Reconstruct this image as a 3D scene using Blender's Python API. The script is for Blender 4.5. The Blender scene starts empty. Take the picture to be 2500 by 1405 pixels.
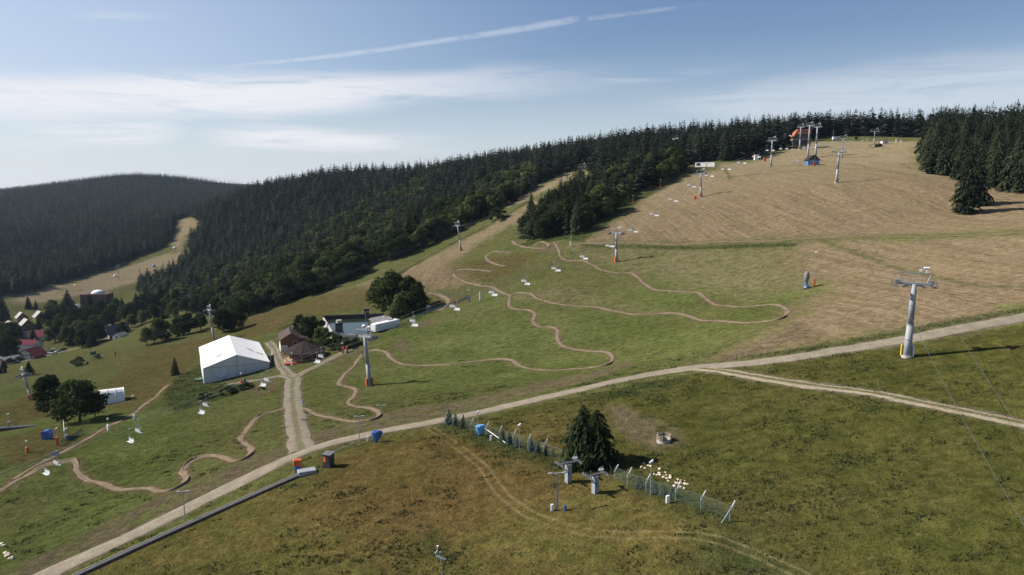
import bpy, bmesh, math, random
import numpy as np
from mathutils import Vector, Matrix
R = math.radians
random.seed(7); rng = np.random.default_rng(7)
SC = bpy.context.scene; COL = SC.collection

# ---------------------------------------------------------------- camera
PITCH, FPX, CZ = R(8.0), 1785.0, 120.0
cd = bpy.data.cameras.new('camera'); cam = bpy.data.objects.new('camera', cd); COL.objects.link(cam)
cd.sensor_width = 36; cd.lens = 36*FPX/2500; cd.clip_start = .5; cd.clip_end = 30000
cam.location = (0, 0, CZ); cam.rotation_euler = (R(90)-PITCH, 0, 0)
SC.camera = cam

# ---------------------------------------------------------------- light
SUN_AZ = (-0.985, 0.17); SUN_EL = R(38)
SC.view_settings.view_transform = 'Standard'; SC.view_settings.look = 'None'
SC.view_settings.exposure = 0.75; SC.view_settings.gamma = 1
sl = bpy.data.lights.new('sun', 'SUN'); sun = bpy.data.objects.new('sun', sl); COL.objects.link(sun)
sl.energy = 4.9; sl.angle = R(.5); sl.color = (1, .93, .82)
sd = Vector((SUN_AZ[0]*math.cos(SUN_EL), SUN_AZ[1]*math.cos(SUN_EL), math.sin(SUN_EL)))
sun.rotation_euler = sd.to_track_quat('Z', 'Y').to_euler()

class NT:
    """tiny node-tree builder"""
    def __init__(s, tree): s.t = tree; tree.nodes.clear()
    def n(s, typ, ins=None, **pr):
        nd = s.t.nodes.new(typ)
        for k, v in pr.items(): setattr(nd, k, v)
        for k, v in (ins or {}).items(): s.set(nd.inputs[k], v)
        return nd
    def set(s, sock, v):
        if hasattr(v, 'is_output'): s.t.links.new(v, sock)
        elif isinstance(v, (tuple, list)):
            v = tuple(v)
            sock.default_value = v + (1,) if (len(v) == 3 and sock.type == 'RGBA') else v
        else: sock.default_value = v
    def m(s, op, a, b=0., c=0., clamp=False):
        nd = s.t.nodes.new('ShaderNodeMath'); nd.operation = op; nd.use_clamp = clamp
        for i, v in enumerate((a, b, c)): s.set(nd.inputs[i], v)
        return nd.outputs[0]
    def ss(s, x, lo, hi, a=0., b=1.):
        nd = s.n('ShaderNodeMapRange', interpolation_type='SMOOTHSTEP')
        for i, v in enumerate((x, lo, hi, a, b)): s.set(nd.inputs[i], v)
        return nd.outputs[0]
    def mix(s, f, a, b, mode='MIX'):
        nd = s.n('ShaderNodeMix', data_type='RGBA', blend_type=mode)
        s.set(nd.inputs[0], f); s.set(nd.inputs[6], a); s.set(nd.inputs[7], b)
        return nd.outputs[2]
    def noise(s, vec, scale, detail=3, rough=.55, dist=0.):
        nd = s.n('ShaderNodeTexNoise', {'Scale': scale, 'Detail': detail, 'Roughness': rough, 'Distortion': dist})
        if vec is not None: s.set(nd.inputs['Vector'], vec)
        return nd.outputs[0]
    def attr(s, name): return s.n('ShaderNodeAttribute', attribute_name=name).outputs['Fac']
    def pos(s): return s.n('ShaderNodeNewGeometry').outputs['Position']
    def vmap(s, vec, rot=0, scale=(1, 1, 1), loc=(0, 0, 0)):
        return s.n('ShaderNodeMapping', {'Vector': vec, 'Rotation': (0, 0, rot), 'Scale': scale, 'Location': loc}).outputs[0]
    def out(s, surf=None, vol=None):
        o = s.n('ShaderNodeOutputMaterial')
        if surf is not None: s.set(o.inputs['Surface'], surf)
        if vol is not None: s.set(o.inputs['Volume'], vol)

# ---------------------------------------------------------------- sky with cirrus and a contrail (directions, not screen)
W = bpy.data.worlds.new('World'); SC.world = W; W.use_nodes = True
def pxdir(px, py):
    u, v = (px-1250)/FPX, (702.5-py)/FPX
    d = Vector((u, math.cos(PITCH)+v*math.sin(PITCH), -math.sin(PITCH)+v*math.cos(PITCH)))
    return d
def azel(px, py):
    d = pxdir(px, py); return math.atan2(d.x, d.y), math.asin(d.z/d.length)
def build_sky():
    N = NT(W.node_tree)
    sky = N.n('ShaderNodeTexSky', sky_type='NISHITA', sun_disc=False, sun_elevation=SUN_EL,
              sun_rotation=math.atan2(SUN_AZ[0], SUN_AZ[1]), altitude=900, air_density=1.25, dust_density=.35, ozone_density=2.2)
    tc = N.n('ShaderNodeTexCoord').outputs['Generated']
    sp = N.n('ShaderNodeSeparateXYZ', {0: tc})
    x, y, z = sp.outputs
    az = N.m('ARCTAN2', x, y); el = N.m('ARCSINE', N.m('MINIMUM', z, 1.))
    vec = N.n('ShaderNodeCombineXYZ', {0: az, 1: el, 2: 0.}).outputs[0]
    fib = N.noise(N.vmap(vec, R(-5), (5, 52, 1)), 1.0, 8, .68, .8)
    fine = N.noise(N.vmap(vec, R(14), (30, 60, 1)), 1.0, 5, .65, .3)
    big = N.noise(N.vmap(vec, R(-4), (3.2, 16, 1), (.7, .3, 0)), 1.0, 4, .5, .2)
    tot = None
    def streak(p0, p1, w0, w1, amp, soft, fi, fo, tex, th):
        # a band between two directions: half width w0..w1 (rad), fade in/out over fi/fo of its length
        nonlocal tot
        a0, e0 = azel(*p0); a1, e1 = azel(*p1)
        L = math.hypot(a1-a0, e1-e0); ux, uy = (a1-a0)/L, (e1-e0)/L
        dx, dy = N.m('SUBTRACT', az, a0), N.m('SUBTRACT', el, e0)
        t = N.m('DIVIDE', N.m('ADD', N.m('MULTIPLY', dx, ux), N.m('MULTIPLY', dy, uy)), L)
        d = N.m('ADD', N.m('MULTIPLY', dx, -uy), N.m('MULTIPLY', dy, ux))
        d = N.m('ADD', d, N.m('MULTIPLY', N.m('SUBTRACT', big, .5), soft*2.2))
        w = N.m('ADD', N.m('MULTIPLY', t, w1-w0), w0)
        q = N.m('DIVIDE', N.m('ABSOLUTE', d), N.m('MAXIMUM', w, .001))
        s = N.ss(q, 1.25, .25)
        s = N.m('MULTIPLY', s, N.ss(t, 0., fi)); s = N.m('MULTIPLY', s, N.ss(t, 1., 1-fo))
        s = N.m('MULTIPLY', s, N.ss(tex, th-.17, th+.15))
        s = N.m('MULTIPLY', s, amp)
        tot = s if tot is None else N.m('MAXIMUM', tot, s)
    streak((-500, 240), (1660, 168), .040, .018, 1., .022, .01, .55, fib, .40)
    streak((380, 262), (830, 275), .010, .008, .8, .010, .4, .4, fib, .45)
    streak((-100, 345), (520, 318), .018, .014, .9, .020, .4, .4, fib, .48)
    streak((430, 325), (1150, 352), .024, .012, 1., .016, .3, .5, fib, .45)
    streak((360, 182), (1425, 44), .0022, .0048, .30, .004, .35, .04, fine, .40)
    streak((1425, 47), (1760, 2), .0033, .0024, .18, .003, .05, .5, fine, .45)
    streak((1480, 262), (2900, 165), .012, .050, .38, .020, .35, .01, fib, .42)
    streak((1350, 190), (1900, 150), .014, .010, .26, .02, .3, .6, fib, .5)
    streak((120, 36), (480, 40), .006, .005, .28, .006, .4, .5, fib, .5)
    blue = N.mix(1., sky.outputs[0], (.94, .97, 1.12), 'MULTIPLY')
    cl = blue
    # thin milky air low over the horizon
    hz_ = N.ss(el, .20, -.03, 0., .72); hz_ = N.m('MAXIMUM', hz_, N.m('MULTIPLY', N.ss(az, .20, -.80, 0., .60), N.ss(el, .9, .1)))
    cl = N.mix(hz_, cl, (8.0, 8.9, 10.4))
    cl = N.mix(tot, cl, (9.7, 9.8, 10.4))
    bg = N.n('ShaderNodeBackground', {0: cl, 1: SKY_STR})
    N.set(N.n('ShaderNodeOutputWorld').inputs[0], bg.outputs[0])
SKY_STR = .052
build_sky()

# ---------------------------------------------------------------- the lie of the land
def ray(px, py):
    d = pxdir(px, py); return d.x/d.y, d.z/d.y
CTRL = [  # pixel, pixel, metres forward (optional: metres of canopy to take off)
 (1250,1405,72),(0,1405,86.4),(2500,1405,61.6),(1775,1270,76),(1440,1135,95),(1387,1175,88),(2215,870,115),(2500,775,128),
 (745,1100,112),(903,940,175),(580,925,215),(1505,640,300),(1710,480,410),(1882,405,510),(1975,385,540),(1985,400,500),
 (1950,352,640),(2135,350,620),(2100,335,690),(2042,447,370),(2360,518,290),(2300,430,400),(2480,450,370),(2500,575,210),
 (1968,703,195),(1968,800,145),(1900,770,163),(1420,595,335),(2000,585,265),(1800,420,470),(2200,440,352),(2250,350,560),(2040,520,310),
 (1290,500,480),(1125,612,420),(1000,680,340),(1418,440,640),(1270,585,400),(1540,490,440),(1660,420,500),(850,800,275),(970,770,296),
 (1145,730,285),(1250,720,265),(1490,880,165),(1240,740,255),(1260,985,130),(1700,905,128),(900,1070,118),(300,1310,93.5),
 (0,1200,120),(300,1190,118),(0,1080,155),(170,1060,158),(75,980,222),(190,1022,180),(265,985,205),(430,915,245),(280,850,365),
 (395,830,350),(515,828,335),(600,775,390),(850,690,410),(150,865,480),(0,890,456),(30,800,624),(260,825,510),(230,745,768),
 (0,725,810),(330,700,850),(290,682,890),(440,610,980),(450,545,1180),(150,692,870),
 (1640,310,800,18),(1300,355,900,18),(1000,412,1000,18),(780,432,1080,18),(620,452,1150,18),(1900,297,790,16),
 (330,421,2300,18),(0,462,2200,18),(540,452,2300,18),(0,600,1100,20),(200,600,1120,20),(200,500,1600,18),(160,440,2250,18)]
PTS = []
for c in CTRL:
    a, e = ray(c[0], c[1]); Y = c[2]; PTS.append((a*Y, Y, CZ+e*Y-(c[3] if len(c) > 3 else 0)))
PTS += [(-170,25,60),(0,15,78),(140,25,97),(320,150,128),(500,420,150),(560,720,165),(320,1050,150),(0,1500,120),(700,1600,150),
        (-700,250,12),(-1100,800,20),(-1700,1500,30),(-2200,2600,60),(600,3000,110),(-700,3300,110),(-1500,3500,60),(0,-300,70),(-600,-300,30),(500,-300,140),
        (-4000,5000,-60),(0,6000,-20),(4000,5000,0),(3000,1000,60),(-4000,0,-20)]
PTS = np.array(PTS)
def _k(d2): return d2*np.log(d2+1e-12)
_n = len(PTS); _P = PTS[:, :2]/500.
_D = ((_P[:, None]-_P[None])**2).sum(-1)
_A = np.zeros((_n+3, _n+3)); _A[:_n, :_n] = _k(_D)+np.eye(_n)*2e-3
_A[:_n, _n] = 1; _A[:_n, _n+1:] = _P; _A[_n, :_n] = 1; _A[_n+1:, :_n] = _P.T
_w = np.linalg.solve(_A, np.concatenate([PTS[:, 2], np.zeros(3)]))
_rel = [(rng.uniform(0, 6.28), L, rng.uniform(0, 6.28)) for L in (18, 23, 29, 37, 48, 61, 80, 17, 33, 55)]
FLATS = []
def hz(x, y):
    x = np.atleast_1d(np.asarray(x, float)); y = np.atleast_1d(np.asarray(y, float))
    o = np.empty(x.shape)
    for i in range(0, len(x), 60000):
        X, Y = x[i:i+60000]/500., y[i:i+60000]/500.
        d2 = (X[:, None]-_P[None, :, 0])**2+(Y[:, None]-_P[None, :, 1])**2
        o[i:i+60000] = _k(d2)@_w[:_n]+_w[_n]+_w[_n+1]*X+_w[_n+2]*Y
    for P in FLATS:      # levelled ground: centre, height, direction, half sizes
        q = ((x-P[0])*P[3]+(y-P[1])*P[4])/P[5]; r = (-(x-P[0])*P[4]+(y-P[1])*P[3])/P[6]
        m_ = np.exp(-np.minimum(q**4+r**4, 50.)**1.5); o = o*(1-m_)+P[2]*m_
    for th, L, ph in _rel:
        o += .0022*L*np.sin((x*math.cos(th)+y*math.sin(th))*6.283/L+ph)
    return o
def gz(x, y): return float(hz(x, y)[0])
_Ys = np.geomspace(28, 4200, 900)
def at(px, py):
    """the ground point seen at a pixel of the 2500x1405 photograph"""
    a, e = ray(px, py)
    h = hz(a*_Ys, _Ys); g = CZ+e*_Ys-h
    i = np.argmax(g < 0)
    if i == 0: i = len(_Ys)-1
    t = g[i-1]/(g[i-1]-g[i]); Y = _Ys[i-1]+(_Ys[i]-_Ys[i-1])*t
    for _ in range(2):
        h0 = gz(a*Y, Y); Y2 = Y*1.002; h1 = gz(a*Y2, Y2)
        f0 = CZ+e*Y-h0; f1 = CZ+e*Y2-h1
        if abs(f1-f0) > 1e-9: Y = min(max(Y-f0*(Y2-Y)/(f1-f0), _Ys[i-1]*.99), _Ys[i]*1.01)
    return Vector((a*Y, Y, gz(a*Y, Y)))
_a = ray(880, 805)
PONDZ = at(893, 822).z+.1
def _pl(px, py):
    a, e = ray(px, py); Y = (PONDZ-CZ)/e; return np.array([a*Y, Y])
_c = [_pl(*q) for q in ((812, 817), (790, 781), (938, 775), (935, 815))]
_u = (_c[2]-_c[1]+_c[3]-_c[0])/2; _v = (_c[1]-_c[0]+_c[2]-_c[3])/2; _m = sum(_c)/4; _ul = np.linalg.norm(_u)
FLATS.append((_m[0], _m[1], PONDZ-1.6, _u[0]/_ul, _u[1]/_ul, _ul*.50, np.linalg.norm(_v)*.52))
_t0, _t1 = (np.array([ray(*q)[0]*((PONDZ+.4-CZ)/ray(*q)[1]), (PONDZ+.4-CZ)/ray(*q)[1]]) for q in ((917, 813), (972, 800)))
TRDIR = (_t1-_t0)/np.linalg.norm(_t1-_t0); TRC = _t0+TRDIR*6.3+np.array([-TRDIR[1], TRDIR[0]])*1.25
FLATS.append((TRC[0], TRC[1], PONDZ+.4, TRDIR[0], TRDIR[1], 9., 4.2))
def atY(px, Y, py=600):
    """ground point below a pixel column at a given distance"""
    u = (px-1250)/FPX; a = ray(px, py)[0]
    return Vector((a*Y, Y, gz(a*Y, Y)))
def proj(p):
    x, y, z = p[0], p[1], p[2]-CZ
    f = y*math.cos(PITCH)-z*math.sin(PITCH); up = y*math.sin(PITCH)+z*math.cos(PITCH)
    return 1250+FPX*x/f, 702.5-FPX*up/f
def ppm(p):   # photo pixels per metre at a point
    return FPX/(p[1]*math.cos(PITCH)-(p[2]-CZ)*math.sin(PITCH))

def pline(pts, step=30):
    """pixel polyline -> world xy polyline (follows the ground)"""
    out = []
    for (a, b), (c, d) in zip(pts[:-1], pts[1:]):
        k = max(1, int(math.hypot(c-a, d-b)/step))
        for i in range(k): out.append((a+(c-a)*i/k, b+(d-b)*i/k))
    out.append(pts[-1])
    return np.array([at(*p)[:2] for p in out])
def seg_dist(X, Y, poly, closed, cap=45.):
    """distance of points to a polyline; negative inside if closed"""
    d = np.full(X.shape, cap)
    lo, hi = poly.min(0)-cap, poly.max(0)+cap
    idx = np.where((X > lo[0]) & (X < hi[0]) & (Y > lo[1]) & (Y < hi[1]))[0]
    if not len(idx): return d
    x, y = X[idx], Y[idx]; dd = np.full(len(idx), 1e9); ins = np.zeros(len(idx), bool)
    P = np.vstack([poly, poly[:1]]) if closed else poly
    for a, b in zip(P[:-1], P[1:]):
        v = b-a; L2 = v@v+1e-9
        t = np.clip(((x-a[0])*v[0]+(y-a[1])*v[1])/L2, 0, 1)
        q = (x-a[0]-t*v[0])**2+(y-a[1]-t*v[1])**2
        np.minimum(dd, q, out=dd)
        if closed and a[1] != b[1]:
            c = ((a[1] > y) != (b[1] > y)) & (x < (b[0]-a[0])*(y-a[1])/(b[1]-a[1])+a[0]); ins ^= c
    dd = np.minimum(np.sqrt(dd), cap)
    if closed: dd = np.where(ins, -dd, dd)
    d[idx] = dd
    if closed:
        pass
    return d

# ---------------------------------------------------------------- bookkeeping helpers
def tag(o, label=None, cat=None, group=None, kind=None):
    if label: o['label'] = label
    if cat: o['category'] = cat
    if group: o['group'] = group
    if kind: o['kind'] = kind
    return o
def link(name, me, mat=None, parent=None):
    o = bpy.data.objects.new(name, me); COL.objects.link(o)
    if mat is not None:
        for m_ in (mat if isinstance(mat, (list, tuple)) else [mat]): me.materials.append(m_)
    if parent is not None: o.parent = parent
    return o
def empty(name, loc, rz=0., label=None, cat=None, group=None):
    o = bpy.data.objects.new(name, None); COL.objects.link(o)
    o.location = loc; o.rotation_euler = (0, 0, rz); o.empty_display_size = .5
    return tag(o, label, cat, group)
def npmesh(name, V, Fc, smooth=False, mats=None):
    """mesh from numpy verts and faces (n,3) or (n,4)"""
    me = bpy.data.meshes.new(name); k = Fc.shape[1]
    me.vertices.add(len(V)); me.vertices.foreach_set('co', np.ascontiguousarray(V, dtype=np.float32).ravel())
    me.loops.add(Fc.size); me.loops.foreach_set('vertex_index', np.ascontiguousarray(Fc, dtype=np.int32).ravel())
    me.polygons.add(len(Fc)); me.polygons.foreach_set('loop_start', np.arange(0, Fc.size, k, dtype=np.int32))
    me.polygons.foreach_set('loop_total', np.full(len(Fc), k, np.int32))
    if mats is not None: me.polygons.foreach_set('material_index', np.ascontiguousarray(mats, dtype=np.int32))
    me.polygons.foreach_set('use_smooth', np.full(len(Fc), smooth, bool))
    me.update(calc_edges=True); me.validate()
    return me
def fattr(me, name, arr):
    a = me.attributes.new(name, 'FLOAT', 'POINT'); a.data.foreach_set('value', np.ascontiguousarray(arr, np.float32))
# ---------------------------------------------------------------- lines and zones traced on the ground
TRAIL_MAIN = [(1352,592),(1365,612),(1368,628),(1390,637),(1425,638),(1450,650),(1470,660),(1510,667),(1540,668),(1560,680),(1575,695),(1600,708),
 (1650,712),(1690,714),(1710,718),(1730,735),(1750,745),(1800,750),(1850,747),(1890,745),(1915,752),(1923,765),(1905,780),(1870,786),(1820,789),
 (1770,785),(1715,783),(1690,775),(1660,767),(1620,766),(1590,768),(1540,767),(1500,760),(1460,752),(1420,748),(1370,744),(1340,738),(1310,728),
 (1295,718),(1270,716),(1250,720),(1242,735),(1246,750),(1265,756),(1290,758),(1305,768),(1302,785),(1315,797),(1345,800),(1360,808),(1362,830),
 (1375,845),(1400,853),(1440,858),(1475,860),(1493,868),(1495,880),(1480,892),(1450,898),(1410,901),(1350,905),(1310,903),(1280,897),(1260,888),
 (1245,880),(1210,878),(1160,883),(1100,890),(1040,893),(1000,892),(970,885),(950,870),(940,860),(915,856),(890,862),(876,875),(866,893),(845,910),
 (830,930),(832,940),(858,948),(868,955),(862,970),(852,983),(865,993),(900,997),(922,1005),(925,1017),(910,1026),(870,1031),(830,1024),(790,1017),
 (765,1010),(748,1000),(728,997)]
TRAIL_LOW = [(702,997),(660,1008),(630,1018),(610,1040),(595,1060),(590,1075),(605,1090),(615,1103),(600,1118),(575,1127),(540,1117),(510,1115),
 (480,1120),(455,1135),(447,1150),(455,1165),(450,1180),(430,1192),(395,1202),(360,1193),(320,1194),(290,1195),(250,1182),(220,1175),(200,1165),
 (188,1150),(188,1130),(175,1124),(150,1130),(110,1138),(70,1160),(30,1180),(0,1200),(-60,1240)]
TRAIL_LEFT = [(30,1172),(60,1153),(130,1117),(190,1085),(250,1050),(300,1025),(340,1000),(365,980),(390,960),(410,940)]
TRAIL_LOOP = [(1245,722),(1215,710),(1200,702),(1170,697),(1130,687),(1108,672),(1112,663),(1140,658),(1170,660),(1200,663)]
TRAIL_LOOP2 = [(1232,650),(1210,645),(1193,638),(1187,628),(1200,617),(1225,615),(1245,618)]
TRAIL_TOP = [(1250,588),(1262,598),(1290,605),(1330,607),(1340,598),(1320,592),(1300,600)]
TRAIL_CONTOUR = [(1395,597),(1440,595),(1500,593),(1560,594),(1640,598),(1700,595),(1760,590),(1830,590),(1900,588),(1960,582),(2050,580),(2150,578),
 (2250,578),(2350,575),(2420,572),(2500,567),(2600,560)]
TRAIL_FIELD = [(1045,715),(1075,722),(1095,738),(1070,760)]
ROAD_MAIN = [(20,1448),(110,1405),(250,1340),(400,1270),(520,1210),(620,1160),(700,1122),(760,1095),(850,1072),(950,1050),(1060,1030),(1160,1010),
 (1260,987),(1400,955),(1500,932),(1600,912),(1680,900),(1760,893),(1850,885),(1950,872),(2050,855),(2150,840),(2250,822),(2350,802),(2500,775),(2620,752)]
ROAD_FORK = [(1700,899),(1780,910),(1850,922),(1950,938),(2050,950),(2150,965),(2250,985),(2350,1005),(2500,1035),(2620,1060)]
ROAD_CROSS = [(738,1100),(731,1080),(728,1060),(722,1030),(717,1000),(714,970),(714,945),(716,925)]
ROAD_TENT = [(722,928),(690,918),(650,925),(610,931),(560,938)]
ROAD_HOUSE = [(712,922),(697,907),(686,892),(676,872),(668,850),(655,835)]
ROAD_LIFT = [(712,928),(740,910),(775,893),(810,875),(850,855),(880,842),(905,830)]
TYRE = [(1050,1045),(1080,1065),(1130,1100),(1180,1140),(1210,1185),(1240,1220),(1290,1255),(1370,1285),(1450,1303),(1530,1307),(1600,1305),
 (1700,1308),(1760,1320),(1850,1355),(1950,1400),(2020,1440)]
ZONES = {
 'straw': [[(1370,602),(1500,608),(1700,606),(1950,600),(2010,640),(1990,700),(1850,735),(1700,705),(1560,664),(1440,640)],[(1240,730),(1360,700),(1480,735),(1600,760),(1400,735)],[(1760,410),(1900,402),(1980,405),(2240,380),(2250,346),(2000,346),(1930,362)]],
 'rough': [[(1090,1040),(1260,1000),(1500,950),(1680,915),(1800,900),(2150,850),(2500,792),(2620,770),(2620,1450),(1900,1450),(1700,1300),(1400,1130)],[(740,1170),(860,1105),(1080,1042),(1400,1130),(1900,1450),(100,1450),(420,1300)]],
 'tan': [[(1425,592),(1500,540),(1560,490),(1640,437),(1700,425),(1760,412),(1860,407),(1980,405),(2230,395),(2260,420),(2340,428),(2620,440),(2620,552),(2420,566),(2200,574),(2000,579),(1800,587),(1640,592)],
         [(1750,412),(1760,398),(1840,398),(1930,362),(2000,346),(2250,346),(2240,400),(1900,410)],
         [(1945,592),(2200,586),(2620,572),(2620,738),(2500,757),(2200,815),(1960,855),(1760,875),(1800,840),(1890,800),(1960,760),(2010,715),(1960,660)],
         [(885,692),(1000,655),(1100,600),(1180,560),(1290,495),(1310,505),(1290,530),(1210,575),(1130,620),(1090,650),(1150,690),(1060,705),(1010,700),(1000,680),(900,705)],
         [(1240,505),(1290,470),(1360,432),(1425,415),(1430,425),(1370,445),(1290,490)],
         [(20,735),(130,700),(240,672),(330,645),(420,615),(465,622),(420,660),(330,690),(240,715),(60,745)],
         [(420,600),(432,560),(428,530),(470,533),(485,548),(450,580),(440,615)]],
 'olive': [[(180,1420),(420,1300),(745,1166),(860,1105),(960,1075),(1080,1045),(1200,1075),(1330,1110),(1400,1140),(1500,1150),(1640,1215),(1800,1290),(1930,1350),(2060,1430)],
           [(1240,1040),(1330,1010),(1390,1060),(1380,1110),(1290,1080)]],
 'heath': [[(560,800),(640,765),(760,740),(880,700),(900,720),(800,755),(660,800),(600,822)],[(300,890),(380,850),(520,822),(560,830),(470,860),(360,900)],
           [(255,960),(300,900),(450,850),(490,870),(470,930),(400,960),(300,1010)],[(0,1000),(90,960),(130,1010),(60,1040),(0,1060)],
           [(1080,680),(1130,645),(1250,620),(1300,620),(1260,660),(1190,690)],[(0,1075),(130,1035),(190,1080),(60,1130),(0,1140)],
           [(1060,740),(1100,725),(1150,735),(1100,755)],[(560,790),(700,742),(880,700),(1000,690),(990,720),(900,740),(740,790),(600,830)]],
 'bare': [[(20,1395),(128,1345),(256,1280),(350,1230),(435,1195),(540,1150),(615,1115),(690,1085),(700,1112),(615,1162),(540,1205),(435,1258),(350,1295),(256,1325),(128,1385),(40,1425)],
          [(745,1090),(760,1062),(810,1045),(856,1028),(920,1015),(984,998),(1112,982),(1228,957),(1330,932),(1440,910),(1530,880),(1550,890),(1440,928),(1330,955),(1228,984),(1112,1008),(984,1038),(920,1048),(856,1064),(800,1076)],
          [(1500,1045),(1470,1005),(1490,985),(1540,1000),(1640,1050),(1665,1085),(1600,1102),(1540,1075)],
          [(960,850),(975,830),(1000,838),(1010,855),(985,862)],[(1010,795),(1060,775),(1065,790),(1020,805)],
          [(600,955),(640,930),(675,925),(678,945),(640,965)],[(1680,418),(1690,402),(1715,405),(1705,420)],
          [(1740,878),(1880,825),(1960,785),(1985,812),(1880,858),(1780,884)],[(1300,612),(1350,590),(1372,606),(1345,622)],
          [(750,902),(800,880),(870,855),(905,848),(860,868),(790,895)]],
 'brush': [[(400,975),(430,925),(490,890),(500,935),(590,940),(620,950),(540,975),(430,1005)],[(690,800),(760,770),(800,800),(900,835),(850,855),(780,850),(730,830)],
           [(950,765),(1000,740),(1080,760),(1000,775),(960,800)],[(1255,600),(1330,580),(1420,560),(1540,485),(1650,430),(1665,440),(1560,492),(1420,592),(1380,585),(1290,600)],
           [(900,705),(1020,640),(1100,595),(1200,545),(1290,490),(1285,500),(1190,555),(1080,610),(1000,655),(960,690)],
           [(1760,880),(1900,860),(2150,815),(2500,752),(2620,730),(2620,745),(2500,764),(2150,830),(1900,870)],[(1420,598),(1700,602),(1950,594),(1940,602),(1700,610),(1440,604)],
           [(1450,975),(1560,935),(1660,925),(1640,945),(1540,965)],[(1080,1035),(1250,1075),(1400,1130),(1360,1150),(1230,1100),(1090,1055)],
           [(1500,1130),(1620,1180),(1790,1260),(1900,1330),(1800,1300),(1650,1240),(1520,1170)],[(1060,1300),(1000,1350),(1100,1360)],[(1650,1380),(1760,1290),(1990,1390),(1960,1440)]]}
GREENL = [[(2000,393),(2080,402),(2150,415),(2240,428),(2330,432)],[(1890,403),(2000,407),(2100,413),(2240,430)],[(1785,432),(1850,426),(1930,419),(1985,413)],[(1770,414),(1782,438)],[(2080,364),(2160,363),(2245,361)],[(2300,574),(2420,570),(2620,563)],[(2200,400),(2225,412)],[(1960,375),(2040,377)],[(2000,585),(2200,660),(2400,700),(2620,700)]]
print('tracing lines')
ROADS = {'main': (ROAD_MAIN, 1.85), 'fork': (ROAD_FORK, 1.15), 'cross': (ROAD_CROSS, 2.0), 'tent': (ROAD_TENT, 1.2), 'house': (ROAD_HOUSE, 1.5), 'lift': (ROAD_LIFT, 1.3)}
TRAILS = {'main': (TRAIL_MAIN, .48), 'low': (TRAIL_LOW, .54), 'left': (TRAIL_LEFT, .45), 'loop': (TRAIL_LOOP, .55), 'loop2': (TRAIL_LOOP2, .55), 'top': (TRAIL_TOP, .75), 'contour': (TRAIL_CONTOUR, .7), 'field': (TRAIL_FIELD, .8)}
RW = {k: pline(v[0], 25) for k, v in ROADS.items()}
TW = {k: pline(v[0], 25) for k, v in TRAILS.items()}
TYW = pline(TYRE, 25)
ZW = {k: [pline(p+[p[0]], 40)[:-1] for p in v] for k, v in ZONES.items()}
def smooth_line(P, step):
    """Catmull-Rom through P, resampled at step metres"""
    Q = [2*P[0]-P[1]]+list(P)+[2*P[-1]-P[-2]]; out = []
    for i in range(1, len(Q)-2):
        a, b, c, d = Q[i-1], Q[i], Q[i+1], Q[i+2]
        k = max(1, int(np.linalg.norm(c-b)/step))
        for j in range(k):
            t = j/k
            out.append(.5*(2*b+(c-a)*t+(2*a-5*b+4*c-d)*t*t+(3*b-a-3*c+d)*t**3))
    out.append(P[-1]); return np.array(out)
RW = {k: smooth_line(v[:: 2] if len(v) > 30 else v, 1.2) for k, v in RW.items()}
TW = {k: smooth_line(v, .7) for k, v in TW.items()}
TYW = smooth_line(TYW, 2.)

# ---------------------------------------------------------------- ground sheet
def build_ground():
    an = np.concatenate([np.linspace(-88, -40, 26)[:-1], np.linspace(-40, 40, 700), np.linspace(40, 88, 26)[1:]])*math.pi/180
    rr = np.concatenate([[3., 12.], np.geomspace(24, 3600, 820), np.geomspace(3650, 4700, 6)])
    A, Rr = np.meshgrid(an, rr); X = (np.sin(A)*Rr).ravel(); Y = (np.cos(A)*Rr).ravel()
    Z = hz(X, Y); na, nr = len(an), len(rr)
    i = np.arange(na-1)[None, :]+np.arange(nr-1)[:, None]*na
    Fq = np.stack([i, i+1, i+na+1, i+na], -1).reshape(-1, 4)
    me = npmesh('ground', np.stack([X, Y, Z], 1), Fq, True)
    for k, polys in ZW.items():
        d = np.full(X.shape, 45.)
        for p in polys: d = np.minimum(d, seg_dist(X, Y, p, True))
        fattr(me, k, d)
    d = np.full(X.shape, 20.)
    for k in RW: d = np.minimum(d, seg_dist(X, Y, RW[k], False, 20.)-ROADS[k][1])
    fattr(me, 'road', d)
    d = np.full(X.shape, 20.)
    for k in TW: d = np.minimum(d, seg_dist(X, Y, TW[k], False, 20.)-TRAILS[k][1])
    fattr(me, 'trail', d)
    d = np.full(X.shape, 20.)
    for q in GREENL: d = np.minimum(d, seg_dist(X, Y, pline(q, 30), False, 20.))
    fattr(me, 'strip', d)
    fattr(me, 'tyre', seg_dist(X, Y, TYW, False, 20.))
    return me
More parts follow.
